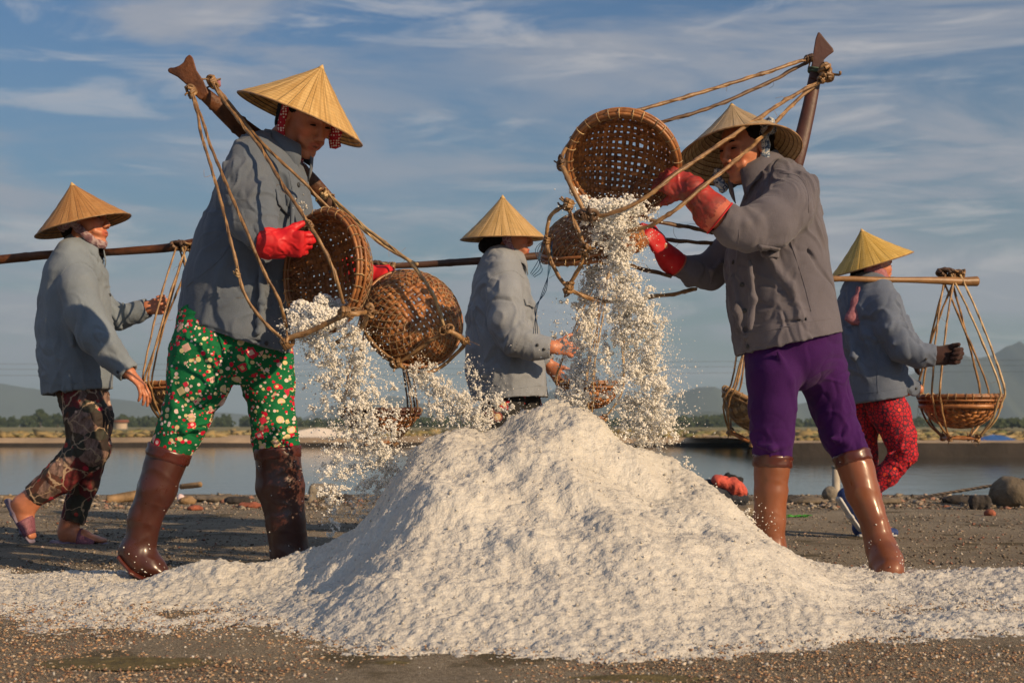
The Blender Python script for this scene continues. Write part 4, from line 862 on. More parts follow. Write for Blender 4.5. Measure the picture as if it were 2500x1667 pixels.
def person_red():
    D = 6.25; fr = frame((.90, .42, -.05)); o = P(2130, 652, D)
    torso = [(2108, 690, 0, 32, 42), (2112, 715, 0, 56, 98), (2115, 760, 0, 72, 110), (2120, 830, 0, 76, 106), (2128, 900, 0, 78, 104), (2136, 950, 0, 80, 102), (2140, 1010, 0, 82, 102)]
    near = [(2150, 712, -.12, 36), (2160, 752, -.17, 42), (2180, 805, -.20, 40), (2208, 848, -.22, 36), (2242, 866, -.23, 30), (2280, 868, -.23, 26)]
    far = [(2150, 740, .14, 38), (2170, 830, .17, 34), (2195, 862, .16, 30), (2222, 874, .15, 23)]
    tail = [(2170, 935, -.04, 38, 60), (2205, 948, -.05, 30, 40), (2246, 950, -.06, 18, 14)]
    l_far = [(2108, 960, .05, 48, 52), (2106, 1040, .06, 38, 42), (2112, 1100, .06, 29, 34), (2124, 1180, .06, 26, 28), (2132, 1262, .06, 22, 24)]
    l_near = [(2152, 960, -.05, 48, 54), (2174, 1012, -.07, 46, 50), (2196, 1065, -.08, 38, 42), (2208, 1108, -.08, 30, 34), (2165, 1158, -.07, 27, 29), (2110, 1205, -.05, 22, 24)]
    fg, J, tr, jk, g = walker(D, 'far-right woman in a blue-grey jacket, red patterned trousers and blue shoes steadying her basket', (2140, 1310), fr, o, .88, torso, [near, far, tail], (2068, 986, 2240, 962), M['jacket_blue'], [l_far, l_near], M['redprint'], 33.4,
        jf=([(2075, 740, -.1, 6), (2105, 760, -.16, 7), (2130, 790, -.18, 5)], [(2065, 800, -.12, 6), (2085, 870, -.16, 8), (2120, 930, -.16, 5)], [(2165, 800, -.26, 6), (2190, 790, -.25, 7), (2215, 800, -.22, 4)], [(2180, 840, -.27, 5), (2205, 822, -.26, 6), (2225, 830, -.24, 4)], [(2215, 870, -.27, 4), (2232, 850, -.265, 5), (2240, 842, -.25, 4)]),
        tf=([(2170, 1110, -.14, 5), (2200, 1090, -.15, 6), (2230, 1090, -.12, 4)],))
    seams(tr, [[(2060, 700), (2100, 705), (2140, 715)], [(2072, 960), (2120, 958), (2180, 950), (2215, 945)], [(2140, 860), (2143, 960)]], jk, M['jacket_blue'])
    buttons(tr, [(2260, 876), (2236, 948)], jk)
    G = SDF(.0036)
    for fld, ft in ((G, 1.25), (fg.body, .9)): hand_sdf(fld, fg.q(2292, 868, -.23), (1, -.05, .02), (.1, -1, -.1), -1, [1.2, 1.3, 1.35, 1.4], .88, ft, .03, (.6, .3, .5))
    fg.chain(G, [(2276, 868, -.23, 24), (2292, 868, -.23, 22)], .01); finish('glove', G, M['glove_brown'], fg.root, .001, (20, 20, 20), 3)
    fg.chain(fg.body, [(2278, 868, -.23, 16), (2292, 868, -.23, 16)])
    G = SDF(.0036)
    for fld, ft in ((G, 1.25), (fg.body, .8)): hand_sdf(fld, fg.q(2222, 874, .15), (1, 0, -.2), (0, 1, 0), -1, [1.2, 1.3, 1.3, 1.4], .8, ft)
    finish('glove', G, M['glove_brown'], fg.root, .001, (20, 20, 20), 6)
    sh = simple('shoe_blue', (.02, .045, .17), .7, .3, 60, 300, .001); sole = simple('shoe_sole', (.50, .50, .50), .6, .15)
    def shoe(ank, heel, toe, up):
        d = unit(toe - heel); u = unit(np.asarray(up, float) - d * np.dot(d, up)); L = np.linalg.norm(toe - heel); S_ = SDF(.0036)
        S_.seg(heel + d * .035 + u * .035, heel + d * L * .5 + u * .03, .036, .034, .038, .028, .02, np.cross(u, d) if False else u); S_.seg(heel + d * L * .5 + u * .028, toe - d * .03 + u * .02, .038, .028, .032, .018, .02, u)
        S_.seg(heel + d * .04 + u * .05, ank, .032, .032, .028, .028, .02); so_ = finish('shoe', S_, sh, fg.root)
        S_ = SDF(.0036); S_.seg(heel + d * .03 + u * .006, heel + d * L * .55 + u * .004, .038, .012, .041, .010, .01, u); S_.seg(heel + d * L * .55 + u * .004, toe - d * .028 + u * .008, .041, .010, .033, .010, .01, u); finish('sole', S_, sole, so_)
        fg.body.seg(heel + d * .05 + u * .04, ank, .026, None, .026, None, .02); fg.body.seg(heel + d * .05 + u * .035, toe - d * .05 + u * .025, .026, None, .02, None, .02)
    shoe(fg.q(2132, 1262, .06), fg.q(2080, 1310, .06), fg.q(2200, 1310, .04), (0, 0, 1))
    shoe(fg.q(2104, 1208, -.05), fg.q(2036, 1205, -.05), fg.q(2105, 1308, -.05), (.86, 0, .5))
    V, Q = fg.body.mesh(); bo = mk('body', V, Q, M['skin'], fg.root); face_parts(fg, g, fr, .88, bo)
    hair_mesh(fg, o, fr, .84, True, 0); hat(fg, (2103, 560), (2128, 645), -.01, .183, M['hat_yellow'])
    ribw(fg, g, [(-.09, -.06, -.02), (-.05, -.085, -.03), (.0, -.08, -.06), (.05, -.06, -.10)], .030, 'headscarf', M['scarf_pink'], .5)
    ribw(fg, g, [(-.13, -.06, -.17), (-.10, -.08, -.12), (-.02, -.085, -.11), (.06, -.05, -.13), (.07, .03, -.14), (.0, .09, -.12), (-.11, .06, -.12)], .032, 'neck_scarf', M['scarf_pink'], .6)
    ribw(fg, g, [(-.12, -.10, -.13), (-.16, -.11, -.20), (-.19, -.10, -.30)], .035, 'neck_scarf', M['scarf_pink'], .5)
    return fg
FG = [person_green(), person_purple(), person_floral(), person_middle(), person_red()]
# ================================================================ baskets
def bowl(c, ax, e1, e2, Rr, depth):
    """maps the unit disc onto the bowl ; ax points out of the opening"""
    def f(u, v, lift=0.0):
        r = np.sqrt(u * u + v * v) + 1e-9; rr = np.minimum(r, 1.0); ph = rr * math.pi / 2 * .96; ra = np.sin(ph) ** .92 / math.sin(math.pi / 2 * .96) ** .92; z = -depth * np.cos(ph) ** .9 + depth * math.cos(math.pi / 2 * .96) ** .9
        R_ = Rr * ra + lift * np.sin(ph); Z = z - lift * np.cos(ph)
        return c + (R_ * u / r)[:, None] * e1 + (R_ * v / r)[:, None] * e2 + Z[:, None] * ax
    return f
def basket(label, group, c, opening, Rr, depth, n, mat, rimmat, spin=0.0, open_w=.66, netn=30, band=False):
    ax = unit(opening); e1 = unit(np.cross(ax, (.1, 1, .2))); e2 = np.cross(ax, e1); e1, e2 = e1 * math.cos(spin) + e2 * math.sin(spin), -e1 * math.sin(spin) + e2 * math.cos(spin)
    rt = root('carrying_basket', tuple(c - ax * depth), label, 'basket', group); f = bowl(c, ax, e1, e2, Rr, depth); mb = MB(); pitch = 2.0 / n
    for d in (0, 1):
        for i in range(n):
            v0 = -1 + pitch * (i + .5); half = math.sqrt(max(0, 1 - v0 * v0)) 
            if half < .12: continue
            m = int(2 * half / pitch * 2) + 3; u = np.linspace(-half, half, m); v = np.full(m, v0) + .14 * pitch * np.sin(u * 5 + i * 2.1 + rng.random() * 6)
            cen = np.exp(-(u * u + v * v) / .30); wd = pitch * .5 * (open_w + (1 - cen) * .20) * (1 + .10 * rng.normal())
            ph = np.cos((u + 1 - pitch * .5) / pitch * math.pi + (i + d) * math.pi); ph = np.sign(ph) * np.abs(ph) ** .6; th = .0011
            rows = []
            for sgn, off in ((-1, th), (1, th), (1, -th), (-1, -th)):
                vv = v + sgn * wd; k = np.sqrt(u * u + vv * vv); kk = np.where(k > 1, 1 / k, 1)
                rows.append(f((u if d == 0 else vv) * kk, (vv if d == 0 else u) * kk, ph * .0021 + off))
            V = np.stack(rows, 1).reshape(-1, 3); idx = np.arange(m * 4).reshape(m, 4); Q = np.stack([idx[:-1], np.roll(idx, -1, 1)[:-1], np.roll(idx, -1, 1)[1:], idx[1:]], -1).reshape(-1, 4); mb.add(V, Q)
    mb.build('basket_weave', mat, rt, smooth=False, kind='stuff')
    # close weave under the rim: slanting splints
    mb = MB(); t = np.linspace(.80, 1.0, 5)
    for i in range(n * 5):
        a = 2 * math.pi * i / (n * 5); s_ = (1 if i % 2 else -1) * .16
        aa = a + s_ * (t - .8) / .2; p = f(t * np.cos(aa), t * np.sin(aa), .0035 + .0012 * (i % 2)); tube(mb, p, .0032, 4, .4, caps=False)
        p = f(t * np.cos(aa), t * np.sin(aa), -.0035); tube(mb, p, .0032, 4, .4, caps=False)
    mb.build('slanted_splints', mat, rt, smooth=False, kind='stuff')
    if netn:
        mb = MB(); t = np.linspace(.30, 1.0, 22)
        for i in range(netn):
            for s_ in (-1, 1): aa = 2 * math.pi * i / netn + s_ * (t ** 1.2) * 1.1; tube(mb, f(t * np.cos(aa), t * np.sin(aa), .0062 + .0008 * s_), .0011, 3, caps=False)
        mb.build('netting', M['net'], rt, kind='stuff')
    th = np.linspace(0, 2 * math.pi, 65)
    ringp = lambda r, z: c + (np.cos(th)[:, None] * e1 + np.sin(th)[:, None] * e2) * r + ax * z
    mb = MB(); tube(mb, ringp(Rr * 1.01 + .004, -.004), .0075, 7, .7, caps=False); tube(mb, ringp(Rr * .985 - .004, -.003), .0065, 7, .7, caps=False); tube(mb, ringp(Rr * 1.0 + .001, .003), .0055, 6, caps=False); tube(mb, ringp(Rr * 1.01 + .006, -.020), .0055, 6, .6, caps=False)
    if band: tube(mb, ringp(Rr * 1.005 + .004, -.045), .010, 6, .35, caps=False)
    rm = mb.build('basket_rim', rimmat, rt)
    mb = MB(); ph = np.linspace(0, 2 * math.pi, 9)
    for i in range(30):
        a = 2 * math.pi * (i + .3 * rng.random()) / 30; d = math.cos(a) * e1 + math.sin(a) * e2; q0 = c + d * Rr - ax * .004
        tube(mb, q0 + np.cos(ph)[:, None] * d * .0155 + np.sin(ph)[:, None] * ax * .0145 + np.linspace(0, .003, 9)[:, None] * np.cross(d, ax), .0016, 5, caps=False)
    mb.build('rim_binding', M['rattan_pale'], rm, kind='stuff')
    return rt, f, (c, ax, e1, e2)
def strand(par, pts, r, mat, name='hanger_strand', wrap=True, sub=8):
    p = smoothline(pts, sub); n = len(p); p = p + np.stack([pn(p * 22), pn(p * 22 + 7), pn(p * 22 + 13)], 1) * r * .45
    mb = MB(); rr = r * (1 + .10 * pn(p * 40)); L = np.r_[0, np.cumsum(np.linalg.norm(np.diff(p, axis=0), axis=1))]
    for k in np.arange(.06, L[-1], .14): rr = rr + r * .35 * np.exp(-((L - k) / .006) ** 2)
    tube(mb, p, rr, 7, .85)
    if wrap:
        q = smoothline(p, 3); Lq = np.r_[0, np.cumsum(np.linalg.norm(np.diff(q, axis=0), axis=1))]; t = unit(q[-1] - q[0]); a = unit(np.cross(t, (0, 1, .1))); b = np.cross(t, a)
        ph = Lq / .17 * 2 * math.pi; tube(mb, q + (np.cos(ph)[:, None] * a + np.sin(ph)[:, None] * b) * r * .95, r * .33, 5)
    for k in range(3):
        i_ = rng.integers(1, n - 1); h0 = p[i_]; d_ = unit(rng.normal(size=3)) * .02; tube(mb, smoothline([h0, h0 + d_ + rng.normal(size=3) * .004, h0 + d_ * 1.8 + rng.normal(size=3) * .01], 3), .0006, 3)
    return mb.build(name, mat, par)
def knot(par, c, d, r, mat, seed=0):
    mb = MB(); d = unit(d); a = unit(np.cross(d, (.2, 1, .1))); b = np.cross(d, a); rs = np.random.default_rng(seed); th = np.linspace(0, 2 * math.pi, 13)
    for i in range(5):
        n = unit(d + rs.normal(size=3) * .55); u = unit(np.cross(n, a)); v = np.cross(n, u); cc = c + d * (i - 2) * r * .35
        tube(mb, cc + (np.cos(th)[:, None] * u * r * (1 + .2 * rs.random()) + np.sin(th)[:, None] * v * r * .8), r * .34, 6, caps=False)
    for i in range(3): e = c + unit(rs.normal(size=3)) * r * 2.2; tube(mb, smoothline([c, (c + e) / 2 + rs.normal(size=3) * r * .3, e], 3), r * .2, 5)
    return mb.build('knot', mat, par)
def pole(name, label, pts, rads, mat, nodes=(), flat=1.0, ends=()):
    """bamboo shoulder pole"""
    rt = root(name, tuple((pts[0] + pts[-1]) / 2), label, 'carrying pole', None)
    p = smoothline(pts, 14); n = len(p); L = np.r_[0, np.cumsum(np.linalg.norm(np.diff(p, axis=0), axis=1))]; s_ = L / L[-1]
    r = np.interp(s_, np.linspace(0, 1, len(rads)), rads)
    for k in nodes: r = r * (1 + .10 * np.exp(-((s_ - k) / .006) ** 2) - .05 * np.exp(-((s_ - k - .012) / .004) ** 2))
    p = p + np.stack([pn(p * 5), pn(p * 5 + 3), pn(p * 5 + 6)], 1) * .003
    mb = MB(); tube(mb, p, r, 18, flat); o = mb.build('bamboo_pole', mat, rt)
    return rt, p, r
D1 = 4.63
q1 = lambda x, y, dy=0.: P(x, y, D1 + dy)
FORE = 'baskets being emptied by the two large women'
# ---- left woman's yoke
yr, yp, _ = pole('shoulder_pole', 'thick brown bamboo pole with forked tip rising behind the green-trousered woman', [q1(484, 216, -.05), q1(530, 256, -.03), q1(600, 320, .04), q1(700, 395, .13), q1(808, 492, .22)], [.020, .027, .032, .036, .036, .032, .022], M['yoke_brown'], (.12, .3, .52, .75), .6)
def slab(name, poly, dy, th_, mat, par, bev=.006):
    """carved wooden end: an outline with real thickness and rounded edges"""
    n_ = len(poly); A = np.array([q1(a_, b_, dy - th_ / 2) for a_, b_ in poly]); B = np.array([q1(a_, b_, dy + th_ / 2) for a_, b_ in poly]); bm_ = bpy.data.meshes.new(name)
    bm_.from_pydata([tuple(v) for v in np.vstack([A, B])], [], [tuple(range(n_)), tuple(range(2 * n_ - 1, n_ - 1, -1))] + [(i_, i_ + n_, (i_ + 1) % n_ + n_, (i_ + 1) % n_) for i_ in range(n_)]); bm_.materials.append(mat); bm_.update()
    o = link(name, bm_, par); md = o.modifiers.new('bevel', 'BEVEL'); md.width = bev; md.segments = 3; md.limit_method = 'ANGLE'; md.angle_limit = R(25); bm_.polygons.foreach_set('use_smooth', [True] * len(bm_.polygons)); wn = o.modifiers.new('wn', 'WEIGHTED_NORMAL'); return o
slab('forked_tip', [(409, 170), (411, 177), (434, 189), (457, 209), (474, 231), (490, 246), (510, 228), (496, 196), (480, 172), (471, 141), (463, 133), (453, 141), (448, 153), (437, 161), (424, 166), (416, 165)], -.06, .034, M['yoke_brown'], yr)
S_ = SDF(.004); S_.seg(q1(790, 480, .21), q1(806, 506, .23), .030, .022, .026, .02, .01); finish('pole_end', S_, M['yoke_dark'], yr, .001, (20, 20, 20), 1)
# basket 1
B1, f1, (c1, a1, u1, v1) = basket('brown basket tipped towards the camera in front of the grey jacket, salt pouring out', FORE, q1(784, 662, -.24), (-.70, -.70, .02), .184, .135, 27, M['weave'], M['rim'], .5, .66)
for pts, dn in (
    ([q1(466, 228, -.10), q1(480, 270, -.15), q1(492, 330, -.20), q1(525, 440, -.32), q1(556, 560, -.38), q1(583, 665, -.40), q1(600, 722, -.40), q1(640, 780, -.39), q1(693, 830, -.38)], 0),
    ([q1(470, 228, -.10), q1(492, 290, -.16), q1(520, 370, -.25), q1(566, 480, -.36), q1(608, 580, -.42), q1(648, 670, -.41), q1(680, 730, -.40), q1(690, 765, -.38), q1(700, 800, -.34)], 0),
    ([q1(517, 203, -.06), q1(560, 265, -.12), q1(628, 350, -.22), q1(690, 450, -.36), q1(752, 545, -.44), q1(792, 610, -.46), q1(822, 680, -.46), q1(838, 742, -.44)], 1),
    ([q1(520, 203, -.04), q1(575, 270, -.06), q1(640, 350, -.16), q1(720, 425, -.20), q1(800, 505, -.16), q1(870, 580, -.10), q1(905, 690, -.12)], 0)):
    strand(B1, pts, .0054 if dn else .0047, M['rattan'])
K = [q1(700, 838, -.40), q1(842, 762, -.46), q1(905, 762, -.40)]
strand(B1, [K[0] + (-.01, 0, .01), (K[0] + K[1]) / 2 + (0, 0, -.004), K[1] + (.01, 0, 0)], .0085, M['rattan'], 'bottom_stick', False)
strand(B1, [K[1] + (-.02, 0, 0), K[1] + (.03, 0, -.004), K[2] + (-.01, 0, .003), K[2] + (.006, 0, .012), K[2] + (.0, 0, .022), K[2] + (-.012, 0, .014)], .0075, M['rattan'], 'bottom_stick', False)
strand(B1, [K[2], q1(880, 800, -.34), q1(820, 835, -.3)], .007, M['rattan'], 'bottom_stick', False)
knot(B1, K[0], K[1] - K[0], .017, M['rattan'], 1); knot(B1, K[1], K[2] - K[1], .017, M['rattan'], 2); knot(B1, K[2], (0, .2, 1), .011, M['rattan'], 3)
knot(B1, q1(580, 668, -.40), q1(600, 722) - q1(556, 560), .008, M['rattan_pale'], 4); knot(B1, q1(756, 548, -.445), q1(792, 610) - q1(752, 545), .009, M['rattan'], 5)
for p_, r_ in ((q1(468, 224, -.09), .016), (q1(518, 200, -.045), .015)): knot(B1, p_, (.5, 0, -1), r_, M['rattan'], int(r_ * 1e4))
mb = MB(); tube(mb, [q1(522, 198, -.02), q1(532, 200, -.02), q1(536, 212, -.02)], [.008, .012, .005], 7); mb.build('ribbon_tie', M['scarf_pink'], B1)
# basket 2
B2, f2, (c2, a2, u2, v2) = basket('round brown basket turned with its woven bottom to the camera, right of the tipped basket', FORE, q1(1004, 782, .13), (-.34, .84, -.30), .165, .150, 26, M['weave'], M['rim'], .2, .70)
bo = lambda x, y, dy: q1(x, y, dy)
for pts in ([q1(792, 468, .20), q1(840, 510, .14), q1(920, 578, .05), q1(1000, 640, -.02), q1(1048, 705, -.06), q1(1070, 750, -.06), q1(1084, 796, -.05)],
            [q1(800, 476, .22), q1(860, 535, .18), q1(930, 595, .14), q1(992, 632, .10), q1(1020, 645, .08)],
            [q1(798, 500, .24), q1(840, 610, .34), q1(870, 740, .36), q1(905, 830, .20), q1(965, 885, .06)],
            [q1(880, 790, .05), q1(915, 842, .02), q1(968, 886, .02)]): strand(B2, pts, .0055, M['rattan_pale'] if pts[0][2] > 1.1 and pts[0][0] < -.6 else M['rattan'])
K2 = [q1(1090, 805, -.06), q1(968, 888, .0), q1(1136, 832, -.01)]
strand(B2, [K2[0], (K2[0] + K2[1]) / 2 + (0, -.006, 0), K2[1]], .0055, M['rattan'], 'bottom_stick', False); strand(B2, [K2[0] + (-.005, 0, .003), (K2[0] + K2[2]) / 2 + (0, -.01, .003), K2[2]], .008, M['rattan'], 'bottom_stick', False)
strand(B2, [K2[2], q1(1128, 850, .05), q1(1070, 900, .1), q1(1010, 908, .04), K2[1]], .0065, M['rattan'], 'bottom_stick', False)
for i, k in enumerate(K2): knot(B2, k, (1, 0, .4), .015 if i < 2 else .011, M['rattan'], 10 + i)
knot(B2, q1(790, 472, .2), (1, 0, -1), .017, M['rattan_pale'], 14)
# ---- right woman's yoke
yr, yp, _ = pole('shoulder_pole', 'dark red wooden pole with a flared tip standing up behind the purple-trousered woman', [q1(1997, 150, .10), q1(1990, 190, .10), q1(1972, 283, .09), q1(1943, 400, .08), q1(1915, 490, .10), q1(1890, 560, .16)], [.0195, .022, .024, .026, .026, .026, .024], M['yoke_red'], (), .6)
slab('flared_tip', [(1997, 79), (1991, 95), (1986, 124), (1982, 160), (1976, 190), (2000, 200), (2008, 165), (2012, 146), (2022, 137), (2036, 127), (2034, 119), (2016, 98), (2002, 80)], .10, .030, M['yoke_red'], yr)
mb = MB(); th = np.linspace(0, 4 * math.pi, 30); cc = q1(1993, 176, .1)
tube(mb, cc + np.stack([np.cos(th) * .025, np.sin(th) * .02, np.linspace(-.008, .008, 30) - np.cos(th) * .008], 1), .005, 6); mb.build('binding', simple('green_cord', (.06, .10, .07), .8), yr)
# basket 3
B3, f3, (c3, a3, u3, v3) = basket('brown basket held up with its open side to the camera, salt falling over its lip', FORE, q1(1520, 405, -.22), (-.18, -.80, -.55), .170, .135, 26, M['weave'], M['rim'], .12, .64)
for pts, mt in (
    ([q1(1974, 143, .06), q1(1900, 168, .0), q1(1780, 205, -.06), q1(1650, 245, -.14), q1(1500, 284, -.24), q1(1436, 312, -.20), q1(1384, 358, -.22), q1(1366, 398, -.30)], 'rattan'),
    ([q1(1974, 150, .08), q1(1900, 190, .06), q1(1780, 245, .0), q1(1690, 278, -.04), q1(1610, 300, -.06), q1(1560, 330, -.06)], 'rattan_dark'),
    ([q1(2010, 196, .06), q1(1940, 232, -.02), q1(1850, 290, -.14), q1(1740, 364, -.30), q1(1640, 432, -.40), q1(1580, 480, -.42), q1(1500, 518, -.42), q1(1440, 530, -.40)], 'rattan'),
    ([q1(2006, 198, .08), q1(1940, 250, .0), q1(1860, 335, -.14), q1(1780, 405, -.30), q1(1700, 470, -.36), q1(1640, 520, -.38), q1(1590, 550, -.38), q1(1530, 566, -.36)], 'rattan')):
    strand(B3, pts, .0060, M[mt])
K3 = [q1(1370, 398, -.38), q1(1432, 525, -.42)]
strand(B3, [K3[0], q1(1392, 450, -.41), K3[1]], .0075, M['rattan'], 'bottom_stick', False); knot(B3, K3[0], (0, 0, 1), .013, M['rattan_dark'], 21); knot(B3, K3[1], (1, 0, 0), .019, M['rattan_dark'], 22)
knot(B3, q1(2016, 178, .06), (.3, 0, -1), .022, M['rattan'], 23); knot(B3, q1(2008, 190, .05), (-.6, 0, -1), .014, M['rattan'], 24); knot(B3, q1(1976, 143, .06), (1, 0, .3), .013, M['rattan_dark'], 25); knot(B3, q1(1500, 284, -.24), (1, 0, .3), .007, M['rattan_pale'], 26)
# basket 4
B4, f4, (c4, a4, u4, v4) = basket('dark netted basket hanging upside down behind the falling salt, under the raised basket', FORE, q1(1450, 610, .10), (.16, .30, -.90), .172, .140, 27, M['weave'], M['rim'], .4, .74)
for pts in ([q1(1400, 495, -.14), q1(1350, 520, -.12), q1(1333, 570, -.10), q1(1340, 620, -.10), q1(1362, 670, -.10), q1(1385, 700, -.10)], [q1(1385, 505, -.14), q1(1410, 560, -.16), q1(1428, 605, -.15)], [q1(1428, 605, -.15), q1(1415, 655, -.13), q1(1385, 702, -.10)],
            [q1(1385, 705, -.10), q1(1440, 728, -.06), q1(1500, 736, .0), q1(1560, 730, .04), q1(1640, 718, .1), q1(1700, 705, .18)], [q1(1540, 650, .08), q1(1590, 662, .08), q1(1640, 674, .12)], [q1(1540, 512, .0), q1(1600, 540, .06), q1(1690, 556, .10), q1(1740, 570, .14)], [q1(1600, 584, .12), q1(1680, 590, .14), q1(1760, 598, .18)]):
    strand(B4, pts, .0064, M['rattan_dark'] if pts[0][0] > .3 else M['rattan'])
for i, k in enumerate((q1(1388, 500, -.14), q1(1428, 610, -.15), q1(1388, 702, -.10), q1(1336, 585, -.10))): knot(B4, k, (.3, 0, 1), .016 if i < 3 else .012, M['rattan'], 31 + i)
# blue twine hanging from its frame
mb = MB()
for k in range(4): tube(mb, smoothline([q1(1335 + k, 580, -.1), q1(1325 - 6 * k, 610, -.1), q1(1312 + 4 * k, 640 + 6 * k, -.1), q1(1295 + 3 * k, 668 + 3 * k, -.1)], 5), .0011, 4)
for k in range(3): tube(mb, smoothline([q1(1348, 590, -.1), q1(1345 - 3 * k, 650, -.1), q1(1325 + 4 * k, 710, -.1), q1(1312 - 3 * k, 750, -.1), q1(1305 + 3 * k, 790, -.1), q1(1302 + 5 * k, 815, -.1)], 5), .0011, 4)
mb.build('blue_twine', simple('blue_twine', (.03, .09, .17), .8), B4)
# ---- background baskets
def hung(label, c, apex, Rr, depth, n, mat, rimmat, D, opening=(0, 0, 1), spin=.6, gap=.10, grp='baskets hanging from the walkers\' poles', band=False, smat=None, r=.0042):
    rt, f, (c, ax, e1, e2) = basket(label, grp, c, opening, Rr, depth, n, mat, rimmat, spin, .8, 0, band); fr_ = []
    for k in range(4):
        a = spin + k * math.pi / 2; d = math.cos(a) * e1 + math.sin(a) * e2; b_ = c + d * Rr * .50 - ax * (depth + .030)
        fr_.append(b_)
        for s_ in (-1, 1):
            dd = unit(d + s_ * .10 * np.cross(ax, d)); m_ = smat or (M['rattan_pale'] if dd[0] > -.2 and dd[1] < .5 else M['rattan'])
            ap = apex + np.array([.020 * s_ + .025 * (k % 2), -.03 * (1 if d[1] < 0 else -1), 0])
            strand(rt, [ap, ap * .60 + (c + dd * Rr * 1.02) * .40 + dd * .028, c + dd * (Rr * 1.08 + .012) + ax * .05, c + dd * (Rr * 1.04 + .012) - ax * .03, c + dd * Rr * .92 - ax * depth * .72, b_], r, m_, wrap=s_ > 0, sub=6)
        knot(rt, b_, ax, .012, M['rattan'], k + 50)
    for k in range(4): strand(rt, [fr_[k], (fr_[k] + fr_[(k + 1) % 4]) / 2, fr_[(k + 1) % 4]], .007, M['rattan'] if k % 2 else M['rim'], 'bottom_stick', False, 4)
    knot(rt, apex + (-.01, 0, .01), (1, 0, 0), .024, M['rattan_dark'], 60); knot(rt, apex + (.045, 0, .004), (1, 0, 0), .022, M['rattan'], 61)
    return rt
D3, D4, D5 = 5.87, 6.1, 6.25
hung('small greyish basket hanging beside the far-left woman, half hidden by green trousers', P(436, 935, D3 - .05), P(446, 606, D3), .145, .15, 16, M['weave_grey'], M['rim'], D3, (-.05, 0, 1), .55)
hung('basket hanging left of the salt heap, mostly hidden by falling salt', P(928, 1000, D4), P(925, 655, D4), .168, .11, 16, M['weave'], M['yoke_red'] , D4, (0, 0, 1), .5, smat=M['rattan_dark'])
hung('small reddish basket seen through the falling salt above the heap', P(1442, 935, D4), P(1478, 640, D4), .120, .12, 14, M['weave'], M['rim'], D4, (0, 0, 1), .8)
hung('pale netted basket hanging tilted behind the purple trousers', P(1852, 985, D5 - .05), P(1860, 672, D5), .158, .135, 16, M['weave_grey'], M['rattan'], D5, (.42, -.10, .88), .3, smat=M['rattan'])
hung('brown basket hanging level from the pole at the far right', P(2344, 966, D5), P(2314, 672, D5), .170, .155, 22, M['weave'], M['rim'], D5, (.0, -.02, 1), .42, band=True, r=.0048)
pole('shoulder_pole', 'smooth reddish bamboo pole across the far-left woman\'s shoulder', [P(-420, 705, D3 + .06), P(-150, 655, D3 + .06), P(0, 634, D3 + .06), P(130, 622, D3 + .06), P(260, 616, D3 + .04), P(400, 606, D3 + .02), P(500, 588, D3), P(540, 578, D3)], [.014, .016, .018, .019, .018, .015, .018, .022], M['yoke_brown'], (.2, .37, .5, .68))
pole('shoulder_pole', 'thin dark wooden pole across the shoulder of the woman behind the heap', [P(900, 652, D4), P(1050, 645, D4), P(1220, 633, D4 - .02), P(1340, 622, D4), P(1500, 612, D4), P(1560, 608, D4)], [.011, .014, .016, .016, .014, .016], M['yoke_dark'], (.3, .55), 1.0)
pr, _, _ = pole('shoulder_pole', 'straight pale bamboo pole across the far-right woman\'s shoulder', [P(1780, 690, D5 - .17), P(1900, 684, D5 - .17), P(2040, 681, D5 - .17), P(2160, 682, D5 - .15), P(2280, 685, D5 - .06), P(2350, 688, D5 - .02), P(2385, 687, D5)], [.014, .013, .012, .012, .012, .016, .022], M['yoke_tan'], (.4, .62), 1.0)
# ================================================================ salt
ICO = np.array([(-1, 1.618, 0), (1, 1.618, 0), (-1, -1.618, 0), (1, -1.618, 0), (0, -1, 1.618), (0, 1, 1.618), (0, -1, -1.618), (0, 1, -1.618), (1.618, 0, -1), (1.618, 0, 1), (-1.618, 0, -1), (-1.618, 0, 1)]) / 1.902
ICT = np.array([(0, 11, 5), (0, 5, 1), (0, 1, 7), (0, 7, 10), (0, 10, 11), (1, 5, 9), (5, 11, 4), (11, 10, 2), (10, 7, 6), (7, 1, 8), (3, 9, 4), (3, 4, 2), (3, 2, 6), (3, 6, 8), (3, 8, 9), (4, 9, 5), (2, 4, 11), (6, 2, 10), (8, 6, 7), (9, 8, 1)])
OCT = np.array([(1, 0, 0), (-1, 0, 0), (0, 1, 0), (0, -1, 0), (0, 0, 1), (0, 0, -1)], float); OCTT = np.array([(0, 2, 4), (2, 1, 4), (1, 3, 4), (3, 0, 4), (2, 0, 5), (1, 2, 5), (3, 1, 5), (0, 3, 5)])
def lumps(name, pos, size, mat, shape='ico', jit=.28, squash=None, smooth=False, parent=None):
    b, t = (ICO, ICT) if shape == 'ico' else (OCT, OCTT); n = len(pos); nv = len(b); sc = np.asarray(size)[:, None, None]
    A = rng.normal(size=(n, 3, 3)); Qm, _ = np.linalg.qr(A); Qm = Qm * np.sign(np.linalg.det(Qm))[:, None, None]; v = b[None] * (1 + jit * rng.normal(size=(n, nv, 1))) * (1 + .25 * rng.normal(size=(n, 1, 3)))
    v = np.einsum('nvi,nij->nvj', v, Qm) * sc
    if squash is not None: v = v * np.array(squash)
    V = (v + np.asarray(pos)[:, None, :]).reshape(-1, 3); T = (t[None] + (np.arange(n) * nv)[:, None, None]).reshape(-1, 3)
    return mk(name, V, None, mat, parent, smooth, T)
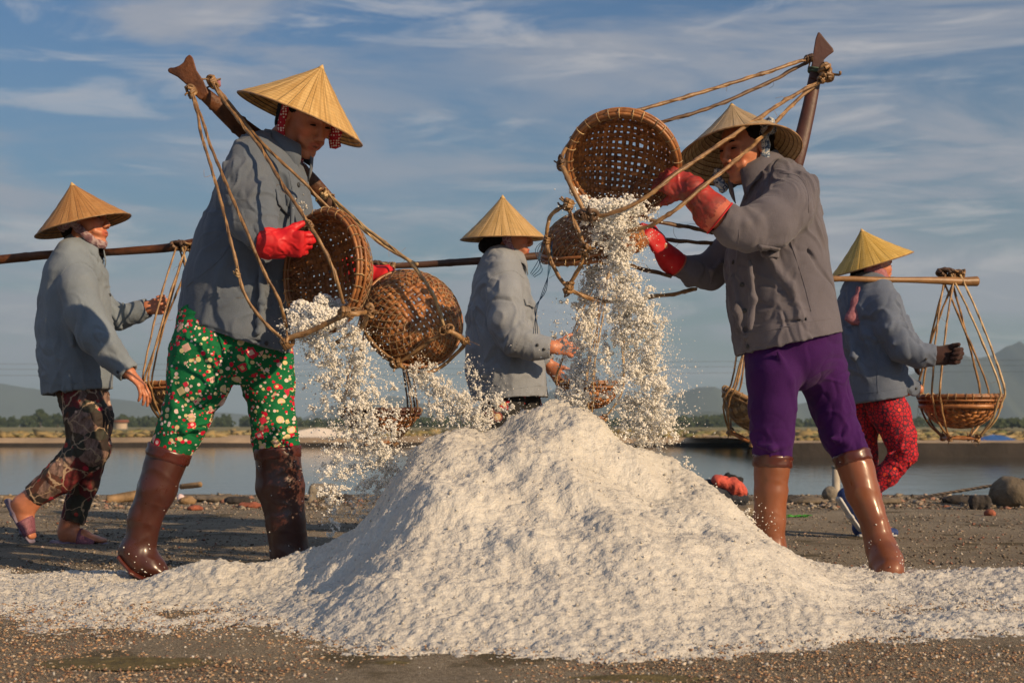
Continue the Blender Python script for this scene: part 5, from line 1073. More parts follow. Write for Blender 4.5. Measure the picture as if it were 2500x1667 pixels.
SIL = [(-400, 1423), (-50, 1421), (300, 1423), (420, 1423), (480, 1412), (540, 1394), (600, 1400), (640, 1402), (700, 1388), (762, 1348), (830, 1315), (880, 1262), (940, 1200), (1000, 1128), (1050, 1072), (1100, 1048), (1200, 1042), (1300, 1026), (1370, 1008), (1410, 1007), (1440, 1018), (1500, 1056), (1560, 1086), (1640, 1128), (1700, 1182), (1770, 1247), (1830, 1300), (1900, 1345), (1980, 1380), (2060, 1402), (2200, 1418), (2500, 1422), (2900, 1423)]
YR = 4.42
SX = np.array([(x - 1250) * YR / F for x, y in SIL]); SZ = np.array([H - (y - HY) * YR / F for x, y in SIL])
def heap(x, y):
    xs = np.linspace(-2.4, 2.6, 1001); zs = np.interp(xs, SX, SZ); kf = np.hanning(31); zs = np.convolve(np.pad(zs, 15, 'edge'), kf / kf.sum(), 'valid')
    tf = np.clip((YR - y) / 1.4, 0, 1); z = np.interp(.04 + (x - .04) * (1 - .36 * tf) + .05 * pn(np.stack([x * 3, y * 3, x * 0], 1)), xs, zs); z = np.maximum(z, 0); t = y - (YR + .10 * pn(np.stack([x * 2.2, x * 0, x * 0 + 5], 1)) * (z > .15))
    wf = .50 + 2.1 * z; wb = .22 + .9 * z; u = np.where(t < 0, -t / wf, t / wb); u = np.clip(u, 0, 1)
    g = (1 - u) ** np.where(t < 0, 1.55, 1.25) * (1 + .35 * u); g = np.where(u < .06, g * (1 - .4 * (.06 - u)), g)
    p3 = np.stack([x, y, x * 0], 1); q3 = np.stack([x * 5 + y * 2.5, y * 2.2 - x * 1.2, x * 0], 1); rel = (fbm(p3 * 2.6, 3) * .050 + .020 * fbm(q3, 3)) * np.clip(z * 3, .14, 1) * np.clip(g * 2, 0, 1)
    bump = .075 * np.exp(-(((x + .87) / .17) ** 2 + ((y - 4.12) / .16) ** 2)) + .012 * np.exp(-(((x + 1.25) / .3) ** 2 + ((y - 4.0) / .18) ** 2)) + .030 * np.exp(-(((x - 1.12) / .3) ** 2 + ((y - 3.45) / .14) ** 2)) + .03 * np.exp(-(((x - 1.5) / .4) ** 2 + ((y - 4.3) / .2) ** 2)) - .035 * np.exp(-(((x + 1.08) / .12) ** 2 + ((y - 4.42) / .10) ** 2)) - .03 * np.exp(-(((x - .72) / .16) ** 2 + ((y - 4.62) / .07) ** 2))
    ex = np.clip((2.5 - np.abs(x + .1)) / .9, 0, 1); edge = np.clip((y - (2.92 + np.where(x < .1, .42 * (.1 - x), .16 * (x - .1)) + .22 * pn(p3 * 1.3 + 4))) / .95, 0, 1) * np.clip((4.98 + .12 * pn(p3 * 1.7 + 9) - y + .06 * np.abs(x - .2) * 0) / .45, 0, 1)
    skirt = .029 * edge ** .8 * (.35 + .65 * ex) - .0145 + .011 * fbm(p3 * 4, 3) * np.clip(edge * 2, .5, 1) + .008 * pn(p3 * 12) + .004 * pn(p3 * 33)
    return z * g + rel + bump * np.clip(edge * 3, 0, 1) + skirt
nx, ny = 760, 420
gx = np.linspace(-2.3, 2.4, nx); gy = np.linspace(2.75, 5.25, ny); XX, YY = np.meshgrid(gx, gy, indexing='ij'); x, y = XX.ravel(), YY.ravel()
z = heap(x, y); p3 = np.stack([x, y, z], 1); z = z + .0042 * fbm(p3 * 21, 2) + .0052 * pn(p3 * 58) + .0058 * pn(p3 * 105)
idx = np.arange(nx * ny).reshape(nx, ny); Q = np.stack([idx[:-1, :-1], idx[1:, :-1], idx[1:, 1:], idx[:-1, 1:]], -1).reshape(-1, 4); Q = Q[(z[Q] > -.012).any(1)]
V = np.stack([x, y, z], 1); us, inv = np.unique(Q, return_inverse=True)
tag(mk('salt_heap', V[us], inv.reshape(-1, 4), M['salt']), 'large heap of coarse white salt with a spread-out skirt on the ground', 'salt heap', kind='stuff')
# loose crystals lying on the heap and around it
n = 34000; x = rng.uniform(-2.35, 2.45, n); y = 2.7 + 2.5 * rng.random(n) ** 1.15; z = heap(x, y); keep = rng.random(n) < np.where(z > .02, .14, np.exp(z / .0045) * 1.1); x, y, z = x[keep], y[keep], np.maximum(z[keep], 0.0); sz = .0015 + .0028 * rng.random(len(x)) ** 2.6
lumps('salt_crystals', np.stack([x, y, z + sz * .3 + .003 * rng.random(len(x))], 1), sz, M['grain'], 'ico', smooth=True); tag(bpy.context.scene.objects['salt_crystals'], 'loose salt crystals strewn over the heap and its edges', 'salt', kind='stuff')
def stream(label, paths, n, seed, big=.0044):
    paths = [([(a_, b_, c_, d_ * .78) for a_, b_, c_, d_ in nd_], w_) for nd_, w_ in paths]
    """paths: list of (nodes [(px, py, dy, spread_px)], weight)"""
    rs = np.random.default_rng(seed); pos = []; size = []
    for nodes, wt in paths:
        nodes = np.array(nodes, float); m = int(n * wt); nc = m // 16; t = rs.random(nc) * (len(nodes) - 1); i = np.minimum(t.astype(int), len(nodes) - 2); fr_ = t - i
        nd = nodes[i] * (1 - fr_[:, None]) + nodes[i + 1] * fr_[:, None]; Dd = D1 + nd[:, 2] + rs.normal(size=nc) * nd[:, 3] * .8 * D1 / F
        lat = rs.normal(size=nc) * nd[:, 3]; c = np.stack([(nd[:, 0] + lat - 1250) * Dd / F, Dd, H - (nd[:, 1] + rs.normal(size=nc) * 12 - HY) * Dd / F], 1)
        k = (3 + 42 * rs.random(nc) ** 1.8).astype(int); rep = np.repeat(np.arange(nc), k); stp = rs.normal(size=(len(rep), 3)); stp *= .0040 / (np.linalg.norm(stp, axis=1)[:, None] + 1e-9); cs_ = np.cumsum(stp, 0); st_ = np.r_[0, np.cumsum(k)[:-1]]; pp = c[rep] + (cs_ - cs_[st_][rep]) * 1.15 + rs.normal(size=(len(rep), 3)) * .0022
        pos.append(pp); size.append(big * (.35 + .65 * rs.random(len(rep)) ** 1.6))
        ns = int(m * .7); t = rs.random(ns) * (len(nodes) - 1); i = np.minimum(t.astype(int), len(nodes) - 2); fr_ = t - i; nd = nodes[i] * (1 - fr_[:, None]) + nodes[i + 1] * fr_[:, None]
        Dd = D1 + nd[:, 2] + rs.normal(size=ns) * nd[:, 3] * D1 / F; pos.append(np.stack([(nd[:, 0] + rs.normal(size=ns) * nd[:, 3] * 1.7 - 1250) * Dd / F, Dd, H - (nd[:, 1] + rs.normal(size=ns) * 20 - HY) * Dd / F], 1)); size.append(.0007 + .0020 * rs.random(ns) ** 2)
    pos = np.concatenate(pos); size = np.concatenate(size); hz = heap(pos[:, 0], pos[:, 1]); k = pos[:, 2] > hz - .002
    o = lumps('falling_salt', pos[k], size[k], M['salt_air'], 'ico', .24, smooth=True); return tag(o, label, 'falling salt', kind='stuff')
stream('stream of salt clumps falling from the left tipped basket', [([(745, 790, -.36, 26), (790, 850, -.34, 30), (830, 920, -.30, 40), (868, 990, -.26, 48), (890, 1060, -.22, 48), (905, 1130, -.2, 48), (925, 1200, -.2, 50), (940, 1260, -.2, 55)], .55), ([(850, 800, -.36, 18), (880, 890, -.3, 26), (900, 980, -.25, 40), (930, 1100, -.2, 44), (960, 1180, -.2, 40)], .30), ([(720, 780, -.38, 18), (760, 850, -.36, 24), (840, 1010, -.3, 50), (830, 1110, -.3, 30), (810, 1200, -.3, 18), (815, 1290, -.3, 14)], .15)], 9500, 3)
stream('spray of salt falling from the round basket on the left, drifting right', [([(1020, 905, .0, 10), (1060, 940, .0, 18), (1110, 975, -.05, 24), (1150, 1010, -.1, 24), (1175, 1040, -.15, 16)], .75), ([(1000, 910, .0, 10), (1030, 960, .0, 20), (1080, 1010, -.1, 26), (1090, 1040, -.1, 18)], .15), ([(1130, 880, .0, 10), (1175, 940, -.05, 16), (1210, 980, -.1, 22), (1250, 1010, -.1, 30)], .14)], 4200, 4, .0040)
stream('thick curtain of salt falling from the raised basket on to the peak', [([(1470, 510, -.36, 34), (1500, 560, -.34, 34), (1510, 640, -.30, 26), (1520, 720, -.28, 28), (1530, 800, -.26, 34), (1540, 880, -.24, 42), (1555, 950, -.22, 46), (1560, 1020, -.2, 46), (1555, 1075, -.2, 40)], .56), ([(1420, 520, -.38, 12), (1560, 500, -.36, 22), (1500, 550, -.36, 34)], .05), ([(1555, 720, -.3, 26), (1590, 800, -.28, 26), (1600, 900, -.26, 30), (1610, 1000, -.24, 22), (1600, 1080, -.2, 26)], .18), ([(1450, 640, .0, 16), (1445, 720, .0, 16), (1432, 800, -.05, 16), (1425, 880, -.1, 20), (1405, 960, -.15, 24), (1400, 1000, -.2, 26)], .26), ([(1400, 730, .0, 30), (1370, 820, .0, 30), (1385, 900, -.1, 30)], .02)], 17500, 5)
stream('salt grains bouncing down the right slope of the heap', [([(1640, 1130, -.22, 7), (1700, 1180, -.22, 8), (1760, 1245, -.22, 10), (1810, 1290, -.22, 10), (1860, 1330, -.22, 10)], .8), ([(1800, 1250, -.25, 22), (1850, 1310, -.25, 24)], .2)], 900, 6, .0038)
def on_basket(par, f, fn, label, n, seed, big=.006):
    rs = np.random.default_rng(seed); u, v, l = fn(rs, n); pos = f(u, v, l); return lumps('salt_load', pos, big * (.3 + .7 * rs.random(n)), M['salt'], 'ico', .22, parent=None)
def blob(label, pts, n, seed, big=.0065):
    rs = np.random.default_rng(seed); pts = [(P(a, b, D1 + d), r * D1 / F) for a, b, d, r in pts]; pos = []
    for c, r in pts: m = int(n * r * r / sum(q[1] ** 2 for q in pts)); d = rs.normal(size=(m, 3)); d /= np.linalg.norm(d, axis=1)[:, None]; pos.append(c + d * r * (rs.random((m, 1)) ** .33) * (1, .8, 1))
    pos = np.concatenate(pos); return tag(lumps('salt_load', pos, big * (.3 + .7 * rs.random(len(pos))), M['salt_air'], 'ico', .16, smooth=True), label, 'salt', kind='stuff')
blob('salt sliding over the lower lip of the left tipped basket', [(735, 760, -.32, 26), (765, 770, -.34, 28), (795, 780, -.34, 28), (825, 775, -.34, 22), (720, 775, -.34, 18), (750, 800, -.36, 22), (790, 745, -.28, 26), (830, 750, -.26, 20)], 9000, 8, .0048)
blob('salt sliding over the lower lip of the raised basket', [(1425, 490, -.36, 12), (1450, 505, -.36, 18), (1480, 508, -.36, 22), (1515, 512, -.36, 24), (1545, 505, -.36, 18), (1460, 530, -.36, 20), (1500, 540, -.36, 26), (1400, 468, -.34, 9)], 6500, 9, .0048)
# salt stuck on boots and gloves is part of the falling grains
for bo_, pp_ in SPK: lumps('salt_speck', pp_, .0011 + .0018 * rng.random(len(pp_)) ** 2, M['salt_air'], 'ico', .2, smooth=True, parent=bo_)['kind'] = 'stuff'
# ================================================================ setting
def sheet(name, x0, x1, y0, y1, z, mat, nx_, ny_, amp=0, fq=1.5):
    gx = np.linspace(x0, x1, nx_); gy = np.linspace(y0, y1, ny_); XX, YY = np.meshgrid(gx, gy, indexing='ij'); p = np.stack([XX.ravel(), YY.ravel(), np.zeros(XX.size)], 1); zz_ = z + (amp * fbm(p * fq, 4) if amp else 0); p[:, 2] = zz_
    idx = np.arange(nx_ * ny_).reshape(nx_, ny_); Q = np.stack([idx[:-1, :-1], idx[1:, :-1], idx[1:, 1:], idx[:-1, 1:]], -1).reshape(-1, 4); return mk(name, p, Q, mat, kind='structure')
def ground_mat():
    m, t, b = newmat('quay_ground'); o = objc(t)
    c = mixc(t, ramp(t, noise(t, o, 1.6, 8, .65), [(.32, 0), (.68, 1)]), (.30, .265, .215), (.50, .44, .35))
    c = mixc(t, ramp(t, noise(t, o, 130, 6, .75), [(.35, 0), (.68, 1)]), mixc(t, 1, c, (.45, .43, .40), 'MULTIPLY'), mixc(t, 1, c, (1.5, 1.45, 1.38), 'MULTIPLY'))
    w = ramp(t, noise(t, mapping(t, o, (.7, 2.2, 1)), 3.5, 8, .7), [(.55, 0), (.68, .7)]); sp = ramp(t, noise(t, o, 190, 4, .7), [(.45, 0), (.6, 1)])
    c = mixc(t, mth(t, 'MULTIPLY', w, sp), c, (.55, .50, .43))
    ms = ramp(t, noise(t, mapping(t, o, (1, 1, 1), (0, 0, 0), (3, 1, 0)), 2.4, 4, .6), [(.56, 0), (.64, .8)])
    c = mixc(t, ms, c, mixc(t, noise(t, o, 60, 5, .7), (.06, .045, .02), (.16, .13, .06)))
    v = vor(t, o, 260); pb = ramp(t, v.outputs['Distance'], [(.15, 1), (.45, 0)]); s_ = t.nodes.new('ShaderNodeSeparateColor'); t.links.new(v.outputs['Color'], s_.inputs[0])
    c = mixc(t, mth(t, 'MULTIPLY', pb, lt(t, s_.outputs[0], .35)), c, ramp(t, s_.outputs[1], [(0, (.42, .33, .24)), (.5, (.30, .28, .25)), (1, (.10, .08, .07))]))
    t.links.new(c, b.inputs['Base Color']); setin(b, Roughness=.92); b.inputs['Specular IOR Level'].default_value = .2
    bumpit(t, b, mth(t, 'ADD', noise(t, o, 70, 8, .75), mth(t, 'MULTIPLY', pb, .6)), .03); return m
GM = ground_mat()
sheet('ground', -14, 14, .4, 10.05, 0, GM, 160, 120, .008, 1.2)
# quay face down to the water
QY = 10.05
qf = simple('quay_face', (.05, .042, .035), .9, .4, 6, 40, .01); mk('quay_wall', [(-14, QY, 0), (14, QY, 0), (14, QY + .02, -1.1), (-14, QY + .02, -1.1)], [(0, 1, 2, 3)], qf, kind='structure')
mk('ground', [(-14, -6, -.02), (14, -6, -.02), (14, .4, -.02), (-14, .4, -.02)], [(0, 1, 2, 3)], GM, kind='structure')
for sx_ in (-1, 1): sheet('ground', *( (-60, -14) if sx_ < 0 else (14, 60)), -6, 10.05, -.01, GM, 30, 20, .01)
m, t, b = newmat('water'); o = objc(t); setin(b, Roughness=.06); b.inputs['Base Color'].default_value = (.018, .024, .022, 1); b.inputs['IOR'].default_value = 1.333
bumpit(t, b, mth(t, 'ADD', noise(t, mapping(t, o, (1, .8, 1)), 1.6, 5, .6), mth(t, 'MULTIPLY', noise(t, mapping(t, o, (1, .35, 1)), 7, 3, .6), .25)), .012, .6); M['water'] = m
mk('water', [(-400, 10.0, -.5), (400, 10.0, -.5), (400, 75, -.5), (-400, 75, -.5)], [(0, 1, 2, 3)], m, kind='structure')
mk('seabed', [(-9000, -200, -1.3), (9000, -200, -1.3), (9000, 9000, -1.3), (-9000, 9000, -1.3)], [(0, 1, 2, 3)], simple('mud', (.08, .065, .05), .9), kind='structure')
# far bank: dark revetment, tan dyke, fields
dk = simple('revetment', (.030, .024, .020), .95, .4, .8, 3, .05); tan = simple('dyke_earth', (.36, .26, .16), .95, .35, .35, 2, .05); fld = simple('far_fields', (.30, .22, .11), .95, .4, .05, .2, .1, c2=(.20, .20, .07))
def bank(x0, x1, y0, zt, zb, depth_, mat_face, mat_top, nn=160):
    xs = np.linspace(x0, x1, nn); jit = pn(np.stack([xs * .9, xs * 0, xs * 0], 1)); rows = [(y0 - .35, np.full(nn, -.8)), (y0 - .05 + .12 * jit, np.full(nn, zb) + .06 * jit), (y0 + .8 + .1 * jit, np.full(nn, zt) + .05 * jit), (y0 + depth_ + 0 * jit, np.full(nn, zt) + .03 * jit)]
    V = np.concatenate([np.stack([xs, np.broadcast_to(yy, xs.shape), zz_], 1) for yy, zz_ in rows]); idx = np.arange(4 * nn).reshape(4, nn); q = lambda a: np.stack([idx[a][:-1], idx[a][1:], idx[a + 1][1:], idx[a + 1][:-1]], -1)
    mk('bank_revetment', V, q(0), mat_face, kind='structure'); mk('bank', V, np.concatenate([q(1), q(2)]), mat_top, kind='structure')
bank(-400, 400, 68, -.10, -.33, 60, dk, tan); bank(8.6, 120, 44, .0, -.05, 25, dk, tan)
sheet('fields', -1500, 1500, 100, 900, -.06, fld, 60, 60, .10, .02); sheet('fields', -9000, 9000, 900, 9000, -.2, fld, 20, 20)
# low mounds, salt spill and sheds on the far bank
sm = simple('salt_far', (.72, .64, .55), .8, .1)
def softmound(name, x, y, z, w, h_, d_, mat, label, cat, seed=0):
    th = np.linspace(0, 2 * math.pi, 28, endpoint=False); rr = np.linspace(0, 1, 8); V = []
    for r_ in rr: k = 1 + .18 * pn(np.stack([np.cos(th) * 2 + seed, np.sin(th) * 2, th * 0 + r_], 1)); V.append(np.stack([x + np.cos(th) * w * r_ * k, y + np.sin(th) * d_ * r_ * k, z + h_ * (math.cos(r_ * math.pi) * .5 + .5) * k + 0 * th], 1))
    V = np.concatenate(V); idx = np.arange(len(V)).reshape(8, 28); Q = np.stack([idx[:-1], np.roll(idx, -1, 1)[:-1], np.roll(idx, -1, 1)[1:], idx[1:]], -1).reshape(-1, 4); return tag(mk(name, V, Q, mat), label, cat)
softmound('salt_mound', -9.8, 71, -.1, 2.6, .42, 1.2, sm, 'low pale salt mound on the far bank right of the green trousers', 'salt mound', 3)
tg = simple('tarp_blue', (.03, .10, .30), .6); softmound('tarpaulin', 15.6, 46, .0, .9, .18, .5, tg, 'flat blue tarpaulin on the far bank at the right edge', 'tarpaulin', 5)
def shed(x, y, w, h_, label, cw, cr):
    rt = root('shed', (x, y, -.1), label, 'shed'); mb = MB(); X0, X1, Y0, Y1, Z = x - w, x + w, y, y + w, h_
    mb.add([(X0, Y0, -.2), (X1, Y0, -.2), (X1, Y1, -.2), (X0, Y1, -.2), (X0, Y0, Z), (X1, Y0, Z), (X1, Y1, Z), (X0, Y1, Z)], [(0, 1, 5, 4), (1, 2, 6, 5), (2, 3, 7, 6), (3, 0, 4, 7)]); mb.build('wall', cw, rt, False)
    mb = MB(); e = .3; mb.add([(X0 - e, Y0 - e, Z), (X1 + e, Y0 - e, Z), (X1 + e, Y1 + e, Z), (X0 - e, Y1 + e, Z), (X0 - e, (Y0 + Y1) / 2, Z + h_ * .4), (X1 + e, (Y0 + Y1) / 2, Z + h_ * .4)], [(0, 1, 5, 4), (2, 3, 4, 5), (0, 3, 2, 1)], [(0, 4, 3), (1, 2, 5)]); mb.build('roof', cr, rt, False)
wl = simple('plaster', (.45, .36, .28), .9); rf = simple('roof_tile', (.20, .07, .04), .9)
shed(-64, 232, 1.0, 1.0, 'tiny pale hut on the far shore between the far-left woman and the small basket', wl, rf)
shed(48, 190, .8, 1.0, 'tiny pale hut on the far shore between the purple and red trousers', wl, rf)
# distant trees
def leaves(name, centers, sizes, nl, mat, parent=None, kind=None, lf=.28):
    pos = []; sz = []
    for (cx, cy, cz), (a, b_, c_) in zip(centers, sizes):
        d = rng.normal(size=(nl, 3)); d /= np.linalg.norm(d, axis=1)[:, None]; k = rng.random((nl, 1)) ** .4 * (1 + .35 * pn(d * 2.2 + cx)[:, None]); pos.append(np.array([cx, cy, cz]) + d * k * (a, b_, c_)); sz.append(lf * (.5 + rng.random(nl)))
    pos = np.concatenate(pos); sz = np.concatenate(sz); n = len(pos); A = rng.normal(size=(n, 4, 3)) * .35; base = np.array([(-1, 0, -1), (1, 0, -1), (1, 0, 1), (-1, 0, 1)], float)
    V = (pos[:, None] + (base + A) * sz[:, None, None]).reshape(-1, 3); return mk(name, V, np.arange(n * 4).reshape(n, 4), mat, parent, False, kind=kind)
fol = island('foliage', [(0, (.022, .040, .016)), (.5, (.045, .075, .028)), (1, (.075, .10, .04))], .8, 0, .2)
bark = simple('bark', (.06, .045, .03), .9)
cs = []; ss = []
for i in range(300):
    x = -180 + 360 * (i + rng.random()) / 300; h_ = 2.0 + 1.1 * pn(np.array([[x * .06, 3.3, 0]]))[0] + .9 * rng.random(); y = 395 + rng.random() * 55
    cs.append((x, y, h_ * .5 - .2)); ss.append((1.4 + 1.3 * rng.random(), 1.2, h_ * .62))
tag(leaves('distant_woodland', cs, ss, 85, fol, None, None, .32), 'low hazy line of dark green trees along the horizon', 'trees', kind='stuff')
def tree(px_, top, D, w, label):
    x = (px_ - 1250) * D / F; zt = H - (top - HY) * D / F; rt = root('tree', (x, D, -.1), label, 'tree', 'taller trees standing out of the horizon woods')
    mb = MB(); tube(mb, [(x, D, -.2), (x + .1, D, zt * .4), (x - .05, D, zt * .8)], [.22, .15, .05], 7); tube(mb, [(x, D, zt * .35), (x + w * .4, D, zt * .65)], [.1, .03], 5); tube(mb, [(x, D, zt * .4), (x - w * .4, D + .2, zt * .7)], [.1, .03], 5); mb.build('trunk', bark, rt)
    c_ = [(x + w * a, D + b_, zt * e) for a, b_, e in ((0, 0, .82), (-.5, .3, .55), (.5, -.3, .6), (.0, .4, .5), (-.9, 0, .3), (.9, .2, .32))]; leaves('crown', c_, [(w * .45, w * .4, zt * .2)] * 6, 150, fol, rt, None, .24)
for px_, top, D, w, l in ((98, 1000, 380, 2.2, 'pointed hazy tree on the horizon behind the far-left woman\'s legs'), (140, 1012, 385, 2.6, 'rounded hazy tree just right of the pointed one on the horizon'), (300, 1014, 390, 2.2, 'small hazy tree on the horizon between the far-left woman and green trousers'), (2408, 1018, 270, 3.2, 'dark rounded tree on the horizon behind the far-right basket'), (2470, 1024, 270, 3.0, 'dark low tree on the horizon at the right edge'), (1030, 1020, 380, 2.4, 'small dark tree on the horizon left of the salt heap'), (1118, 1026, 380, 2.4, 'low dark tree on the horizon touching the salt heap\'s left slope'), (1665, 1018, 385, 2.8, 'hazy tree on the horizon just right of the falling salt')): tree(px_, top, D, w, l)
# mountains
mt = simple('mountain_forest', (.05, .065, .045), .95, .4, .004, .02, 4)
def ridge(D, prof, seed, amp=3):
    xs = np.linspace(prof[0][0], prof[-1][0], 260); top = np.interp(xs, [a for a, _ in prof], [b_ for _, b_ in prof]); X = (xs - 1250) * D / F; Z = H - (top - HY) * D / F; Z = np.maximum(Z + amp * fbm(np.stack([X * .012, X * 0 + seed, X * 0], 1), 4) * np.clip(Z / 40, 0, 1), -2); V = []
    for k, (f_, dy) in enumerate(((0, -1.6), (.45, -.9), (.8, -.35), (1, 0), (.5, .8), (0, 1.6))): zr = Z * f_ * (1 + .10 * (pn(np.stack([X * .02, X * 0 + k, X * 0 + seed], 1)) if f_ not in (0, 1) else 0)) - (3 if f_ == 0 else 0); V.append(np.stack([X, D + dy * 1.6 * np.maximum(Z, 4) + 0 * X, zr], 1))
    V = np.concatenate(V); idx = np.arange(len(V)).reshape(6, 260); Q = np.stack([idx[:-1, :-1], idx[:-1, 1:], idx[1:, 1:], idx[1:, :-1]], -1).reshape(-1, 4); mk('mountain', V, Q, mt, kind='structure')
ridge(2300, [(1180, 1036), (1300, 985), (1350, 950), (1420, 956), (1560, 975), (1640, 966), (1700, 950), (1745, 945), (1830, 965), (1950, 985), (2050, 968), (2150, 940), (2250, 905), (2349, 862), (2375, 874), (2422, 868), (2457, 848), (2478, 842), (2488, 832), (2500, 842), (2650, 815), (2900, 830), (3100, 900), (3300, 1030)], 3)
ridge(1500, [(1600, 1036), (1660, 1012), (1730, 1003), (1800, 1010), (1900, 1030), (2100, 1034)], 6, 1)
ridge(2800, [(-700, 1030), (-300, 930), (-100, 925), (30, 940), (150, 958), (300, 975), (450, 1000), (600, 1012), (760, 1034)], 9); ridge(2900, [(700, 1036), (850, 975), (960, 968), (1100, 1000), (1300, 1034)], 12)
# ---------------- debris along the quay edge
def rock(name, px_, py_, D, w, h_, d_, mat, label, cat, group=None, seed=0, rot=0, box=.0):
    x, y = (px_ - 1250) * D / F, D; S_ = SDF(max(.004, w / 22)); c = np.array([x, y, h_ * .45]); ct, st = math.cos(rot), math.sin(rot)
    if box: 
        for dx in (-1, 1):
            for dy in (-1, 1): S_.seg(c + np.array([dx * w * .36, dy * d_ * .36, -h_ * .42]), c + np.array([dx * w * .34, dy * d_ * .34, h_ * .36]), w * .15, d_ * .15, w * .14, d_ * .14, w * .1)
        S_.ell(c, np.eye(3), (w * .47, d_ * .45, h_ * .50), w * .05)
        S_.seg(c + np.array([-w * .3, 0, h_ * .1]), c + np.array([w * .3, 0, h_ * .1]), h_ * .38, d_ * .4, h_ * .38, d_ * .4, .02)
        S_.cut(c + np.array([0, 0, h_ * .5]), (0, 0, 1))
    else:
        S_.ell(c, [(ct, st, 0), (-st, ct, 0), (0, 0, 1)], (w * .5, d_ * .5, h_ * .55), .02); S_.ell(c + np.array([w * .18, 0, -h_ * .12]), np.eye(3), (w * .32, d_ * .42, h_ * .36), .03)
    V, Q = S_.mesh(); n_ = vnorm(V, Q); V = V + n_ * (w * .06 * fbm(V / w * 2.2 + seed, 3))[:, None]; V[:, 2] = np.maximum(V[:, 2], -.02); return tag(mk(name, V, Q, mat), label, cat, group)
st1 = simple('stone_grey', (.20, .175, .14), .9, .4, 9, 40, .006); st2 = simple('stone_brown', (.15, .12, .085), .9, .4, 9, 40, .008); brk = simple('brick_red', (.26, .08, .045), .9, .4, 20, 90, .004); wood = simple('old_wood', (.25, .16, .08), .8, .5, 14, 60, .004); dark = simple('dark_stone', (.035, .03, .028), .9, .4, 12, 50, .006)
rock('stone_block', 787, 1200, 9.3, .165, .11, .13, st1, 'squared pale stone block on the quay edge between the boots and the heap', 'stone block', seed=2, box=1)
rock('boulder', 2478, 1235, 8.6, .32, .175, .25, st2, 'rounded brown boulder at the right edge on the quay', 'boulder', seed=5)
rock('stone', 2392, 1238, 8.3, .11, .085, .08, dark, 'dark angular stone left of the boulder, a rope passing above it', 'stone', seed=7, box=1); rock('stone', 2415, 1262, 7.7, .05, .035, .05, brk, 'small orange stone lying below the dark angular stone', 'stone', seed=9)
rock('stone', 2025, 1213, 9.4, .10, .09, .08, st1, 'pale stone on the quay edge behind the tan boot and blue shoe', 'stone', seed=12)
G1 = 'stones and brick pieces along the quay edge'
spots = [(455, 1216, 'yellowish flat stone just right of the left boot', wood, .10, .05), (520, 1212, 'broad tan stone between the two dark brown boots', st2, .26, .05), (575, 1216, 'dark lump between the tan stone and the far boot', dark, .14, .05), (607, 1222, 'orange brick piece beside the far dark boot', brk, .12, .03), (475, 1226, 'reddish brick chip below the tan stone', brk, .07, .025), (70, 1215, 'brown stone left of the woman in floral trousers\' shin', st2, .2, .05), (842, 1212, 'dark stone under the falling salt, right of the stone block', dark, .10, .05), (700, 1222, 'reddish brick piece left of the stone block', brk, .10, .03), (2120, 1215, 'long brown stone behind the tan boots\' right side', st2, .3, .04), (2330, 1214, 'dark flat stone left of the angular stone', dark, .16, .05), (1965, 1216, 'brown flat stone between the two tan boots', st2, .2, .04), (1925, 1213, 'dark stone just right of the near tan boot', dark, .14, .045)]
for i, (px_, py_, l, m_, w, h_) in enumerate(spots): rock('stone', px_, py_, 9.5 - (py_ - 1205) * .06, w, h_, w * .6, m_, l, 'stone', G1, i * 3.1)
def plank(p0, p1, w, th_, mat, label, name='plank', cat='plank'):
    mb = MB(); n_ = 9; t_ = np.linspace(0, 1, n_)[:, None]; p = np.array(p0) * (1 - t_) + np.array(p1) * t_; p = p + np.stack([0 * t_[:, 0], pn(p * 3) * .01, pn(p * 4) * .006], 1); tube(mb, p, w * (1 + .1 * pn(p * 9)), 4, th_ / w); return tag(mb.build(name, mat, None, False), label, cat)
plank(P(262, 1222, 9.0), P(340, 1208, 9.1), .035, .02, wood, 'weathered plank lying behind the near dark boot\'s left side'); plank(P(10, 1222, 9.0), P(120, 1216, 9.3), .03, .02, wood, 'long plank at the left edge behind the raised sandal')
plank(P(440, 1188, 9.2), P(492, 1182, 9.1), .018, .012, wood, 'short pale stick propped up right of the near dark boot', 'stick', 'stick')
rock('bottle_cap', 441, 1206, 9.2, .045, .045, .04, simple('white_plastic', (.7, .55, .55), .4), 'small round white and pink object right of the near dark boot', 'ball', seed=3)
# rubble strip, gravel, shells
def strew(name, label, cat, n, xr, yr_, s0, s1, mat, squash, zf=.3, pw=1.0):
    x = rng.uniform(*xr, n); y = yr_[0] + (yr_[1] - yr_[0]) * rng.random(n) ** pw; s_ = s0 + (s1 - s0) * rng.random(n) ** 2.2; hz = np.maximum(heap(x, y), 0) * (y < 5.2); k = hz < .012
    x, y, s_, hz = x[k], y[k], s_[k], hz[k]; return tag(lumps(name, np.stack([x, y, hz + s_ * zf], 1), s_, mat, 'oct', .3, squash), label, cat, kind='stuff')
rub = island('rubble', [(0, (.05, .04, .035)), (.35, (.16, .125, .09)), (.6, (.30, .25, .19)), (.8, (.42, .37, .30)), (.93, (.26, .09, .05)), (1, (.5, .46, .4))], .9)
strew('rubble', 'crumbled stone and brick rubble strewn along the quay edge', 'rubble', 4200, (-4.2, 4.2), (8.3, 9.95), .005, .024, rub, (1, 1, .6))
strew('rubble', 'fine grit scattered over the middle of the quay', 'grit', 26000, (-3.6, 3.6), (4.7, 9.2), .0018, .0085, rub, (1, 1, .6), pw=1.3)
shl = island('shells', [(0, (.10, .06, .045)), (.25, (.30, .15, .08)), (.5, (.55, .34, .18)), (.7, (.22, .18, .14)), (.88, (.60, .44, .28)), (1, (.70, .62, .52))], .55)
